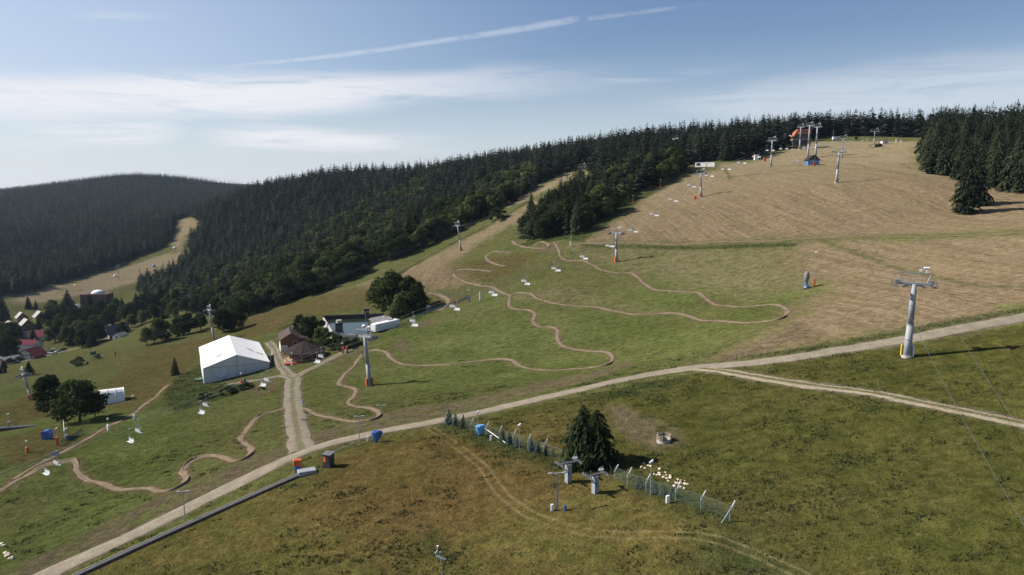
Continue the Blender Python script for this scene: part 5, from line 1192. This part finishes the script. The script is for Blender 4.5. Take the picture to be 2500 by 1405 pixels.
ribbon('driveway', smooth_line(pline([(50, 885), (75, 878), (100, 873), (125, 866), (160, 857), (205, 848), (240, 842)], 20), 2.), 2.0, .2, M_GRAVEL3)
# ---------------------------------------------------------------- small things on the slopes
def place(o, p, label, cat, group=None, rz=0.):
    o.location = p; o.rotation_euler = (0, 0, rz); return tag(o, label, cat, group)
# snow fences: poles with slanted white boards and green netting
def fence(posts, label, brace_last=False, lab2=''):
    P = [at(x, y) for x, y, _ in posts]; t = empty('snow_fence', P[0], 0, label, 'fence')
    for i, (p, (_, _, top)) in enumerate(zip(P, posts)):
        h = (posts[i][1]-top)/ppm(p); q = p-P[0]; b = MB(); b.tube(q+Vector((0, 0, -.3)), q+Vector((0, 0, h*.72)), .05, None, 6)
        if brace_last and i == len(P)-1: b.tube(q+Vector((-1.0, -.2, -.2)), q+Vector((0, 0, h*.6)), .06, None, 6)
        b.build('post', M['galv'], t); b = MB(); d = Vector((.42, 0, h*.42))
        M0 = Matrix.Rotation(math.atan2(.42, h*.42), 4, 'Y'); b.box((q.x+.24, q.y, q.z+h*.78), (.14, .09, h*.56), ry=math.atan2(.42, h*.42), bev=.015); b.build('board', M['white'], t)
    b = MB()
    for a, c in zip(P[:-1], P[1:]):
        for k in range(4):
            u, v = a.lerp(c, k/4)-P[0], a.lerp(c, (k+1)/4)-P[0]; b.poly([u+Vector((0, 0, .2)), v+Vector((0, 0, .2)), v+Vector((0, 0, 1.75)), u+Vector((0, 0, 1.75))])
    b.build('netting', M['net'], t)
    b = MB()
    for a, c in zip(P[:-1], P[1:]): b.tube(a-P[0]+Vector((0, 0, 1.75)), c-P[0]+Vector((0, 0, 1.75)), .02, None, 4)
    b.build('wire', M['steel'], t)
fence([(1087, 1031, 1003), (1117, 1041, 1010), (1150, 1053, 1020), (1186, 1066, 1031), (1219, 1073, 1039), (1253, 1087, 1048), (1289, 1098, 1060), (1328, 1111, 1071), (1372, 1128, 1094)], 'upper snow fence with white slanted boards running from the road to the twin spruce')
fence([(1500, 1172, 1134), (1532, 1188, 1141), (1577, 1203, 1157), (1649, 1225, 1178), (1711, 1245, 1198), (1782, 1273, 1222)], 'lower snow fence with white slanted boards ending in a braced post', True)
# small drag lift portals
def portal(px, py, top, x0, y0, x1, y1, label):
    p = at(px, py); k = ppm(p); h = (py-top)/k; t = empty('drag_lift_portal', p, R(28), label, 'drag lift', 'drag lift portals by the twin spruce')
    b = MB(); b.box((0, 0, h/2-.2), (.62, .75, h+.4), bev=.03); b.build('column', M['galv'], t); b = MB(); b.box((-.1, -.385, h*.55), (.2, .03, .5)); b.build('sticker', M['blue'], t)
    w = (x1-x0)/k; b = MB(); b.box((0, 0, h+.12), (w*.95, .22, .18)); b.box((0, -.2, h+.4), (w*.9, .05, .05))
    for q in range(9): b.tube((-w*.45+q*w*.11, -.2, h+.1), (-w*.45+q*w*.11, -.2, h+.42), .02, None, 4)
    b.build('crossarm', M['steel'], t)
    for s in (-1, 1):
        b = MB()
        for q in range(4): b.wheel((s*w*.42, -.75+q*.5, h+.28), .17, .08, (1, 0, 0), 10)
        b.box((s*w*.42, 0, h+.12), (.10, 2.2, .14)); b.build('rollers', M['steel'], t)
    b = MB(); b.wheel((w*.46, .7, h+.3), .34, .14, (0, 0, 1), 14); b.build('bullwheel', M['galv'], t)
    b = MB(); b.tube((w*.3, 0, h+.2), (w*.38, 0, h+1.1), .02, None, 4); b.tube((-w*.25, 0, h+.2), (-w*.25, 0, h+.8), .02, None, 4); b.build('aerial', M['galv'], t)
portal(1387, 1178, 1131, 1352, 1148, 1414, 1127, 'grey drag lift portal nearer the twin spruce, left of two'); portal(1453, 1204, 1160, 1430, 1162, 1488, 1146, 'grey drag lift portal right of two below the twin spruce')
# lamps and lances
def lamp(px, py, top, label, col='galv', arm_=.7, head=True, name='lamp_post', cat='lamp post'):
    p = at(px, py); h = (py-top)/ppm(p); t = empty(name, p, R(10), label, cat)
    b = MB(); b.tube((0, 0, -.3), (0, 0, h), .075, .05, 8); b.build('pole', M[col], t)
    b = MB(); b.box((0, 0, h), (arm_*2, .14, .10)); b.box((-arm_*.8, -.05, h+.06), (.5, .3, .14)); b.box((arm_*.8, -.05, h+.06), (.5, .3, .14)); b.build('lamp_head', M['galv'], t)
lamp(878, 1086, 1015, 'thin lamp post by the gravel road beside the dark blue cover'); lamp(452, 1277, 1197, 'thin lamp post on the verge beside the conveyor track')
lamp(1360, 1246, 1152, 'blue lamp post left of the drag lift portals', 'blue', 1.1)
lamp(662, 893, 842, 'grey lamp post at the right corner of the marquee'); lamp(931, 1005+3, 990, 'short lamp post standing at the low path bend', 'galv', .8)
lamp(893, 795, 762, 'lamp post rising from the pond behind the lift tower head', 'galv', .9)
def lance(px, py, top, label, pad=None, cat='snow lance', pole='galv', padh=.45, group=None, head=True):
    p = at(px, py); h = (py-top)/ppm(p); t = empty('snow_lance', p, random.uniform(-.5, .5), label, cat, group)
    b = MB(); b.tube((0, 0, -.3), (0, 0, h), .055, .04, 7); b.build('pole', M[pole], t)
    if head: b = MB(); b.tube((-.25, 0, h-.15), (.25, 0, h+.2), .09, None, 6); b.box((0, 0, h-.02), (.5, .12, .10)); b.wheel((.1, 0, h+.02), .14, .25, (0, 0, 1), 8); b.build('nozzle', M['white'], t)
    if pad: b = MB(); b.box((0, 0, h*padh/2), (.52, .52, h*padh), bev=.10); b.build('pad', M[pad], t)
LN = [(1166, 1056, 1005, 'thin pole with a small head beside the light blue cover', None), (1268, 1098, 1035, 'thin pole with white head half way along the upper snow fence', None), (1588, 1209, 1124, 'thin tall pole between the blue spruces of the lower snow fence', None),
      (590, 946, 911, 'orange padded snow lance in front of the marquee', 'orange'), (1393, 601, 580, 'white padded lance where the contour path begins', 'white'), (1545, 496, 478, 'orange lance at the edge of the brown slope, lower of two', 'orange'),
      (1612, 460, 440, 'orange lance at the edge of the brown slope, upper of two', 'orange'), (67, 1106, 1076, 'orange padded lance on the mown field at the left edge', 'orange'), (141, 1088, 1045, 'orange padded lance beside the slanted banner', 'orange'),
      (265, 1052, 1022, 'white padded lance on the straight path, lower of two', 'white'), (328, 1026, 965, 'white padded lance with tall pole on the straight path, upper of two', 'white'), (713, 892, 862, 'white padded lance at the foot of the round hut', 'white'),
      (1987, 699, 615, 'tall thin pole with orange pad beside the covered snow gun', 'orange'), (1145, 738, 708, 'dark blue padded pole at the upper end of the blue netting', 'blue'), (1172, 735, 692, 'white padded thin pole right of the blue netting end', 'white'),
      (1724, 411, 396, 'orange padded pole in front of the white office container', 'orange'), (23, 1048, 1010, 'grey old pole at the left edge above the blue trailer', 'concrete'), (163, 1076, 1046, 'grey pole crossing the slanted banner', 'galv'), (836, 862, 838, 'thin pole behind the pair of orange pads', None)]
for x, y, tp, l, pd in LN: lance(x, y, tp, l, pd, padh=.22 if x in (1987, 328) else .5)
def block(name, px, py, w, d, hpx, mat, label, cat, group=None, rz=0., bev=.08, extra=None):
    p = at(px, py); h = hpx/ppm(p); b = MB(); b.box((0, 0, h/2-.1), (w, d, h+.2), bev=bev); b.box((0, 0, h+.03), (w*.8, d*.8, .08)); return place(b.build(name, M[mat]), p, label, cat, group, rz)
for a in (('safety_pad', 838, 863, .7, .7, 15, 'orange', 'orange pad on the gravel track below the pond, left of two', 'pad', 'pair of orange pads'), ('safety_pad', 847, 861, .7, .7, 15, 'orange', 'orange pad on the gravel track below the pond, right of two', 'pad', 'pair of orange pads'),
          ('hydrant', 844, 863, .5, .5, 8, 'white', 'small white hydrant between the pair of orange pads', 'hydrant'), ('safety_pad', 1697, 487, 1.2, .8, 7, 'orange', 'orange box on a green tuft below the third lift tower', 'pad'),
          ('safety_pad', 1867, 394, 1.6, 1.2, 9, 'orange', 'orange box at the wood edge left of the fourth lift tower', 'pad'), ('safety_pad', 1988, 406, 1.0, .7, 9, 'red', 'red post standing right in front of the blue hut', 'post'),
          ('hydrant', 1348, 1247, .36, .3, 15, 'white', 'white hydrant left of the blue lamp post foot', 'hydrant'), ('hydrant', 1380, 1247, .3, .3, 13, 'blue', 'blue hydrant right of the blue lamp post foot', 'hydrant'), ('hydrant', 1199, 1076, .35, .3, 12, 'white', 'white hydrant under the lying white lance', 'hydrant'),
          ('hydrant', 1630, 1228, .42, .3, 17, 'white', 'white hydrant standing in the grass by the lower snow fence', 'hydrant'), ('hydrant', 898, 1077, .34, .3, 11, 'white', 'white hydrant left of the dark blue cover by the road', 'hydrant'),
          ('control_booth', 1047, 760, 1.7, 1.5, 13, 'steel', 'small grey booth on the line of the blue netting', 'booth'), ('cabin', 1846, 391, 3.0, 2.2, 12, 'white', 'white cabin at the wood edge behind the parked chairs', 'cabin'), ('marker', 740, 985, .25, .2, 9, 'lightblue', 'slim light blue marker beside the gravel crossing road', 'marker')): block(*a)
p = at(597, 943); b = MB(); b.lathe([(.75, 0), (.6, .9), (.35, 1.9), (.08, 2.5)], 9); place(b.build('covered_hydrant', M['green'], None, True), p, 'green tarpaulin-covered hydrant beside the orange lance at the marquee', 'hydrant')
# covered snow gun
p = at(1968, 705); k = ppm(p); t = empty('snow_gun', p, R(-20), 'snow gun in grey cover on a blue base in the dry field', 'snow gun')
b = MB(); b.box((0, 0, .45), (1.5, 1.3, 1.1), bev=.2); b.tube((0, 0, .9), (0, 0, 2.0), .38, .3, 10); b.build('base', M['blue'], t, False)
b = MB(); b.box((-.3, -.68, .5), (.7, .06, .6)); b.build('decal', M['white'], t)
b = MB(); b.lathe([(.25, -1.15), (.55, -.7), (.72, .1), (.66, 1.0), (.42, 1.6), (.1, 1.75)], 9, (0, 0, 2.9)); b.build('cover', M['greytarp'], t, True)
p = at(185, 708); t = empty('snow_gun', p, 0, 'yellow snow gun on a mast on the far piste', 'snow gun'); b = MB(); b.tube((0, 0, 0), (0, 0, 4.5), .35, .3); b.build('mast', M['yellow'], t); b = MB(); b.wheel((-.4, 0, 5.1), 1.0, 2.0, (1, 0, .3), 14); b.build('fan', M['yellow'], t)
for x, y, l in ((375, 651, 'pale blue covered snow gun on the green patch of the far piste'), (426, 608, 'small covered snow gun at the bend of the far piste'), (281, 676, 'covered snow gun beside the lone tower of the far piste')):
    b = MB(); b.lathe([(1.6, 0), (1.8, 1.2), (1.1, 2.4), (.2, 2.8)], 10); place(b.build('covered_snow_gun', M['lightblue'] if x == 375 else M['white'], None, True), at(x, y), l, 'snow gun')
# covered lances in blue sheets
def bluecover(px, py, hpx, wpx, mat, label, lx0, ly0, lz0, lx1, ly1, lz1, lmat):
    p = at(px, py); k = ppm(p); h, w = hpx/k, wpx/k; t = empty('covered_lance', p, 0, label, 'snow lance'); g = random.Random(px)
    b = MB(); prof = [(.16, .0), (.28, .2), (.42, .5), (.55, .82), (.42, .97), (.1, 1.0)]; n = 14; rings = []
    for r, z in prof: rings.append([b.b.verts.new((math.cos(6.283*q/n)*r*w*(1+.22*math.sin(q*2.6+z*3))+(z-.5)*w*.25, math.sin(6.283*q/n)*r*w*.5*(1+.2*g.uniform(-1, 1)), z*h)) for q in range(n)])
    for a, c in zip(rings[:-1], rings[1:]):
        for q in range(n): b.b.faces.new((a[q], a[(q+1) % n], c[(q+1) % n], c[q]))
    b.b.faces.new(rings[-1]); b.b.faces.new(rings[0][::-1]); b.build('cover', M[mat], t)
    a, c = at(lx0, ly0)+Vector((0, 0, lz0))-p, at(lx1, ly1)+Vector((0, 0, lz1))-p; b = MB(); b.tube(a, c, .06, None, 8); b.build('lance', M[lmat], t)
bluecover(920, 1080, 30, 22, 'blue', 'lance under a dark blue sheet beside the gravel road', 910, 1078, 1.0, 815, 1105, .2, 'galv'); bluecover(1172, 1064, 28, 22, 'lightblue', 'white lance lying from a light blue sheet at the upper snow fence', 1184, 1064, 1.2, 1234, 1083, .1, 'white')
p = at(116, 1072); b = MB(); b.box((0, 0, .7), (1.5, 1.2, 1.5), taper=1.25); b.prism([(-1.0, 1.45), (1.0, 1.45), (.25, 2.0), (-.4, 1.95)], -.8, .8); place(b.build('covered_machine', M['blue'], None), p, 'machine under a blue sheet on the mown field at left', 'machine')
# conveyor lift with red skirt
def conveyor():
    L = pline([(100, 1452), (190, 1408), (330, 1343), (480, 1275), (640, 1203), (738, 1160)], 30); L = smooth_line(L, 1.0); z = hz(L[:, 0], L[:, 1]); T = np.gradient(L, axis=0); T /= np.linalg.norm(T, axis=1)[:, None]; Nn = np.stack([-T[:, 1], T[:, 0]], 1)
    o = L[-1]; t = empty('conveyor_lift', (o[0], o[1], z[-1]), 0, 'long black conveyor belt lift with red skirt along the road', 'conveyor lift')
    def strip(nm, prof, mat):
        V = np.stack([np.column_stack([L+Nn*c-o, z-z[-1]+h]) for c, h in prof], 1).reshape(-1, 3); k = len(prof); i = np.arange(len(L)-1)[:, None]*k+np.arange(k-1)[None]
        link(nm, npmesh(nm, V, np.stack([i, i+k, i+k+1, i+1], -1).reshape(-1, 4)), M[mat], t)
    strip('belt', [(-.21, .475), (.21, .475)], 'rubber'); strip('rail', [(.20, .36), (.20, .46), (.30, .46), (.30, .0)], 'concrete'); strip('rail', [(-.30, -.1), (-.30, .46), (-.20, .46), (-.20, .36)], 'concrete'); strip('skirt', [(-.62, -.2), (-.31, .24)], 'maroon')
    b = MB(); b.box((.6, .3, .35), (2.6, 1.5, .7), rz=R(25), bev=.08); b.box((2.1, 1.0, .2), (1.2, 1.1, .12), rz=R(25)); b.build('drive_housing', M['galv'], t)
    p = at(727, 1152); t2 = empty('padded_motor', p, R(20), 'orange padded head on a blue box at the top of the conveyor', 'motor'); b = MB(); b.box((0, 0, .5), (.85, .7, 1.1), bev=.05); b.build('base', M['blue'], t2); b = MB(); b.box((0, 0, 1.45), (1.25, .95, .95), ry=.12, bev=.12); b.build('pad', M['orange'], t2)
conveyor()
p = at(803, 1140); t = empty('kiosk', p, R(-22), 'dark grey kiosk with slanted roof and orange poster by the road', 'kiosk'); b = MB(); b.box((0, 0, 1.0), (1.25, 1.15, 2.1)); b.build('wall', M['dark'], t)
b = MB(); b.box((0, 0, 2.12), (1.5, 1.4, .09), rx=.10); b.build('roof', M['greyroof'], t); b = MB(); b.box((-.32, -.59, 1.3), (.4, .03, .85)); b.build('poster', M['poster'], t); b = MB(); b.box((.3, -.59, 1.3), (.5, .03, .8)); b.build('window', M['glass'], t)
# signal mast in the foreground
p = at(1083, 1420); k = ppm(p); t = empty('signal_mast', p, R(8), 'pole with slanted white crossbar and yellow plate in the foreground meadow', 'mast'); h = 74/k; lx = -8/k
b = MB(); b.tube((0, 0, -.3), (lx, 0, h), .07, .05, 8); b.tube((.30, 0, -.3), (lx*.2+.03, 0, h*.3), .045, None, 6); b.build('pole', M['galv'], t)
b = MB(); b.box((lx*.9, -.08, h*.86), (1.25, .12, .14), ry=.48); b.build('crossbar', M['white'], t)
for s in (-1, 1): b = MB(); b.wheel((lx*.9+s*.62, -.1, h*.86-s*.33), .13, .1, (0, 1, .2), 10); b.build('roller', M['dark'], t)
b = MB(); b.box((-.30, -.05, h*.43), (.26, .04, .45), ry=.15); b.build('yellow_plate', M['yellow'], t); b = MB(); b.path([(lx-.5, 0, h*1.0), (lx-.25, 0, h*1.1), (lx-.22, 0, h*1.22)], .035); b.wheel((lx-.22, 0, h*1.25), .10, .12, (0, 0, 1), 8); b.build('anemometer', M['white'], t); b = MB(); b.box((lx+.02, 0, h+.06), (.22, .16, .14)); b.build('cap', M['galv'], t)
# stone ring in the meadow
p = at(1621, 1078); t = empty('well_ring', p, 0, 'round grey concrete ring with broken tan wooden top in the meadow', 'well'); b = MB(); b.lathe([(1.02, -.2), (.98, .5), (.76, .5), (.76, -.1)], 18, cap=False); b.build('concrete_ring', M['concrete'], t)
g = random.Random(3); b = MB()
for q in range(18):
    a = 6.283*q/18; hh = .55+g.uniform(-.12, .2)-(.5 if q in (14, 15, 16) else 0)
    if hh > .1: b.box((math.cos(a)*.96, math.sin(a)*.96, .4+hh/2), (.16, .40, hh), rz=a)
b.build('wooden_collar', M['oldwood'], t)
# white rocks
RK = [(1572, 1133, 6), (1566, 1142, 7), (1575, 1145, 6), (1583, 1138, 6), (1589, 1140, 7), (1611, 1147, 8), (1597, 1159, 6), (1610, 1157, 8), (1604, 1161, 6), (1611, 1161, 7), (1625, 1155, 6), (1627, 1161, 5), (1637, 1163, 7), (1620, 1167, 8), (1628, 1170, 7), (1637, 1168, 8),
      (1655, 1172, 6), (1662, 1174, 5), (1672, 1175, 4), (1652, 1182, 9), (1661, 1181, 8), (1672, 1183, 8), (1661, 1191, 8), (1670, 1194, 7), (1678, 1184, 7), (1646, 1188, 8), (1632, 1176, 5), (1648, 1177, 4), (20, 1358, 14), (28, 1365, 12), (14, 1352, 10), (4, 1330, 10), (9, 1334, 9)]
RM = []
for q in range(5):
    g = random.Random(q+9); bm = bmesh.new(); bmesh.ops.create_icosphere(bm, subdivisions=2, radius=.5)
    for v in bm.verts: v.co *= 1+.28*math.sin(v.co.x*7+q)*math.cos(v.co.y*6+q*2)+g.uniform(-.09, .09); v.co.z *= .75
    me = bm_mesh('rock', bm); me.materials.append(M['rock']); RM.append(me)
for i, (x, y, s) in enumerate(RK):
    p = at(x, y); o = link('rock', RM[i % 5]); k = s*.95/ppm(p); o.location = p+Vector((0, 0, k*.2)); o.scale = (k*1.2, k, k); o.rotation_euler = (0, 0, i*1.3)
    low = i >= 28
    tag(o, 'pale stone lying at the left edge of the green slope' if low else 'pale stone in the loose pile behind the lower snow fence', 'rock', 'pale stones on the green slope' if low else 'pile of pale stones')
# fences near the pump track and the blue netting
def postrow(pts, hpx, label, net=None, neth=1.2):
    P = [at(x, y) for x, y in pts]; t = empty('mesh_fence', P[0], 0, label, 'fence')
    for p in P: h = hpx/ppm(p); q = p-P[0]; b = MB(); b.tube(q+Vector((0, 0, -.2)), q+Vector((0, 0, h)), .06, None, 6); b.build('post', M['green'] if net == 'net' else M['blue'], t)
    b = MB()
    for a, c in zip(P[:-1], P[1:]):
        n = 6
        for k in range(n):
            u, v = a.lerp(c, k/n), a.lerp(c, (k+1)/n); u.z, v.z = gz(u.x, u.y), gz(v.x, v.y); u -= P[0]; v -= P[0]; b.poly([u+Vector((0, 0, .1)), v+Vector((0, 0, .1)), v+Vector((0, 0, neth)), u+Vector((0, 0, neth))])
    b.build('netting', M[net], t)
postrow([(1045, 719), (1055, 719), (1067, 720), (1079, 720), (1094, 721), (1106, 721), (1120, 722), (1134, 723)], 14, 'green post fence with netting below the pump track', 'net', 1.3)
postrow([(966, 805), (985, 798), (1004, 787), (1020, 778), (1035, 768), (1046, 761), (1075, 755), (1100, 748), (1122, 740), (1143, 729)], 9, 'blue netting fence climbing from the trailer to the padded pole', 'bluenet', 1.4)
postrow([(150, 1085), (172, 1076), (190, 1066), (200, 1058)], 12, 'short blue mesh fence at the slanted banner on the left field', 'bluenet', 1.2)
# odds and ends on the left field
t = empty('banner', at(158, 1070), R(-58), 'slanted orange and white banner panel on the left field', 'banner'); b = MB(); b.prism([(-2.4, .2), (2.6, .1), (2.2, 2.2), (-2.6, 3.2)], -.04, .04); b.build('panel', M['white'], t); b = MB(); b.prism([(-2.5, .2), (2.6, .1), (2.5, .7), (-2.52, 1.1)], -.06, .06); b.build('stripe', M['orange'], t)
p = at(25, 1050); b = MB(); b.box((0, 0, .35), (11, 1.3, .6), rz=R(14), bev=.08); b.box((0, 0, .7), (10.4, .9, .14), rz=R(14)); place(b.build('rolled_cover', M['tarp']), p, 'long dark blue rolled cover lying at the left edge', 'cover')
t = empty('hunting_stand', at(229, 880), 0, 'dark green raised stand on four legs in the mown field', 'stand')
for sx in (-.7, .7):
    for sy in (-.7, .7): b = MB(); b.tube((sx*1.2, sy*1.2, -.2), (sx*.8, sy*.8, 2.6), .08, None, 5); b.build('leg', M['green'], t)
b = MB(); b.box((0, 0, 3.3), (1.6, 1.6, 1.5)); b.build('cabin', M['green'], t); b = MB(); b.box((0, 0, 4.15), (2., 2., .14), rx=.1); b.build('roof', M['timber'], t)
block('stake', 282, 871, .35, .35, 12, 'green', 'dark stake right of the raised stand on the mown field', 'stake'); block('stake', 214, 887, .5, .4, 4, 'dark', 'low dark stump right of the round bush', 'stump')
for i, (x, y) in enumerate(((523, 929), (541, 929))):
    t = empty('parasol_table', at(x, y)+Vector((0, 0, .1)), 0, ['low white table before the marquee front, left of two', 'white mushroom-shaped table before the marquee front, right of two'][i], 'table', 'tables before the marquee'); b = MB(); b.lathe([(1.2, .95+.3*i), (1.25, 1.05+.3*i), (.2, 1.2+.3*i)], 16); b.build('tabletop', M['white'], t); b = MB(); b.tube((0, 0, -.3), (0, 0, 1+.3*i), .22, .15); b.build('leg', M['white'], t)
b = MB(); b.box((0, 0, .1), (7.5, 2.2, .35)); b.box((-3.4, -.9, .7), (.1, .1, 1.1)); b.box((0, -1., 1.2), (7.3, .08, .1)); b.box((3.4, -.9, .7), (.1, .1, 1.1)); place(b.build('platform', M['green']), at(500, 927)+Vector((1, 0, .2)), 'dark green timber platform at the left corner of the marquee', 'platform', None, R(22))
b = MB(); b.wheel((0, 0, .8), .75, 1.7, (1, .2, 0), 16); b.box((0, 0, .2), (1.4, 1., .4)); place(b.build('water_tank', M['galv']), at(505, 932), 'small grey tank at the left front corner of the marquee', 'tank')
for i, (x, y) in enumerate(((1938, 395), (1949, 395))): b = MB(); b.box((0, 0, .2), (2.4, .8, .3), bev=.06); b.box((0, .3, .45), (2.2, .1, .3)); place(b.build('bench', M['white']), at(x, y), ['white bench lying on the slope left of the blue hut, left of two', 'white bench lying on the slope left of the blue hut, right of two'][i], 'bench', 'white benches by the blue hut')
b = MB(); b.box((0, 0, .9), (1.6, .06, .9)); b.tube((-.8, 0, -.2), (-.8, 0, 1.5), .05); b.tube((.8, 0, -.2), (.8, 0, 1.5), .05); place(b.build('path_gate', M['galv']), at(134, 1119), 'small metal gate frame beside the straight path at left', 'gate', None, R(10))
# ---------------------------------------------------------------- tall grass and weeds in front: uncountable, one object each
def tufts(name, n, sel, hlo, hhi, mat, label, cat, seed, blades=3, spread=.18, near=False):
    g = np.random.default_rng(seed); x, y = sel(g, n); n = len(x); z = hz(x, y); V, F = [], []
    for b_ in range(blades):
        a = g.uniform(0, 6.283, n); h = g.uniform(hlo, hhi, n)*np.clip(np.hypot(x, y)/260., .35, 1.) if near else g.uniform(hlo, hhi, n); w = h*g.uniform(.16, .34, n); ox, oy = x+g.normal(0, spread, n), y+g.normal(0, spread, n); lx, ly = g.normal(0, .35, n)*h, g.normal(0, .35, n)*h
        V.append(np.stack([np.stack([ox-np.cos(a)*w, oy-np.sin(a)*w, z-.04], 1), np.stack([ox+np.cos(a)*w, oy+np.sin(a)*w, z-.04], 1), np.stack([ox+lx, oy+ly, z+h], 1)], 1))
    V = np.concatenate(V).reshape(-1, 3); me = npmesh(name, V, np.arange(len(V)).reshape(-1, 3)); fattr(me, 'rnd', np.repeat(np.tile(g.uniform(0, 1, n), blades), 3)); fattr(me, 'leaf', np.repeat(g.uniform(0, 1, len(V)//3), 3))
    return tag(link(name, me, mat), label, cat, None, 'stuff')
def fan(r0, r1, a0=-36, a1=36):
    def f(g, n):
        r = np.exp(g.uniform(math.log(r0), math.log(r1), n*2)); a = np.radians(g.uniform(a0, a1, n*2)); x, y = np.sin(a)*r, np.cos(a)*r; return x, y
    return f
ALLROAD = np.vstack([RW['main']])
def keep(x, y, zones, lim=-.5, inv=False, thr=None):
    d = np.full(x.shape, 45.)
    for zn in zones:
        for p in ZW[zn]: d = np.minimum(d, seg_dist(x, y, p, True))
    k = (d > 1.0) if inv else (d < lim)
    for kk in RW: k &= seg_dist(x, y, RW[kk], False, 20.) > ROADS[kk][1]+.25
    for kk in TW: k &= seg_dist(x, y, TW[kk], False, 20.) > TRAILS[kk][1]+.3
    td = np.abs(seg_dist(x, y, TYW, False, 20.)-.62); k &= td > .38
    return x[k], y[k]
M_GR1 = m_foliage('dry_grass', (.110, .088, .030), (.145, .115, .042), (.150, .105, .042), .3, .6, 2.2, .10); M_GR2 = m_foliage('green_grass', (.055, .062, .017), (.084, .084, .025), (.105, .090, .036), .3, .6, 2.2, .10); M_WEED = m_foliage('weed_leaves', (.030, .044, .017), (.066, .078, .030), (.07, .080, .035), .25, 1., .8)
def s1(g, n): return keep(*fan(58, 135)(g, n), ['olive'])
def s2(g, n): return keep(*fan(56, 150, -12, 37)(g, n), ['olive', 'bare', 'tan'], inv=True)
tufts('dry_grass', 24000, s1, .06, .20, M_GR1, 'tall dry ochre grass of the foreground meadow', 'grass', 5)
tufts('green_grass', 26000, s2, .05, .16, M_GR2, 'short green grass of the meadow at right', 'grass', 6)
def clumps(r0, r1, a0, a1, m, zones, seed):
    """cluster centres with a few dozen leaves each"""
    def f(g, n):
        cx, cy = fan(r0, r1, a0, a1)(g, n); fld = np.sin(cx*.13+1)*np.sin(cy*.11+2)+.7*np.sin(cx*.045+cy*.06); k = g.uniform(-1.6, 1.5, len(cx)) < fld-.2; cx, cy = keep(cx[k], cy[k], zones, inv=True)
        rad = np.exp(g.normal(-1.0, .55, len(cx))); c = (m*(rad/.4)**1.5).astype(int)+3; c = np.minimum(c, 160); i = np.repeat(np.arange(len(cx)), c)
        return cx[i]+g.normal(0, 1, len(i))*rad[i]*1.3, cy[i]+g.normal(0, 1, len(i))*rad[i]*.9
    return f
tufts('meadow_weeds', 1300, clumps(58, 150, -36, 37, 9, ['bare', 'tan'], 1), .10, .34, M_WEED, 'dark green weed clumps dotted over the near meadows', 'weeds', 7, 4, .10)
tufts('slope_weeds', 4200, clumps(120, 330, -36, 30, 4, ['bare', 'tan'], 2), .07, .20, M_WEED, 'small dark weed tufts dotted over the green slopes', 'weeds', 9, 3, .12)
def s4(g, n):
    x, y = fan(80, 460, -38, 38)(g, n); f = np.sin(x*.5+y*.2)*np.sin(y*.45-x*.1)+.6*np.sin(x*1.3)*np.sin(y*1.1); k = g.uniform(-1.3, 1.3, len(x)) < f; return keep(x[k], y[k], ['brush'], .3)
M_RGH = m_foliage('rough_leaves', (.034, .050, .020), (.075, .090, .038), (.085, .092, .038), .25, .5, .6)
tufts('rough_undergrowth', 120000, s4, .15, .62, M_RGH, 'rough undergrowth along banks, verges and wood edges', 'undergrowth', 8, 4, .4, True)
# ---------------------------------------------------------------- air
def haze():
    bpy.context.view_layer.update(); lo, hi = Vector((0, -20, 0)), Vector((0, 0, CZ+2))
    for q in COL.objects:
        if q.type == 'MESH':
            for cr in (q.bound_box[0], q.bound_box[6]):
                w_ = q.matrix_world @ Vector(cr); lo = Vector(map(min, lo, w_)); hi = Vector(map(max, hi, w_))
    lo -= Vector((5, 5, 1)); hi += Vector((5, 5, 3)); print('haze', lo, hi)
    b = MB(); b.box((lo+hi)/2, hi-lo); o = b.build('haze', None); m = bpy.data.materials.new('haze'); m.use_nodes = True; N = NT(m.node_tree)
    v = N.n('ShaderNodeVolumePrincipled', {'Color': (.60, .76, 1.), 'Density': HAZE, 'Anisotropy': .3}); N.out(None, v.outputs[0]); o.data.materials.append(m); tag(o, None, None, None, 'stuff')
HAZE = .00003
haze()
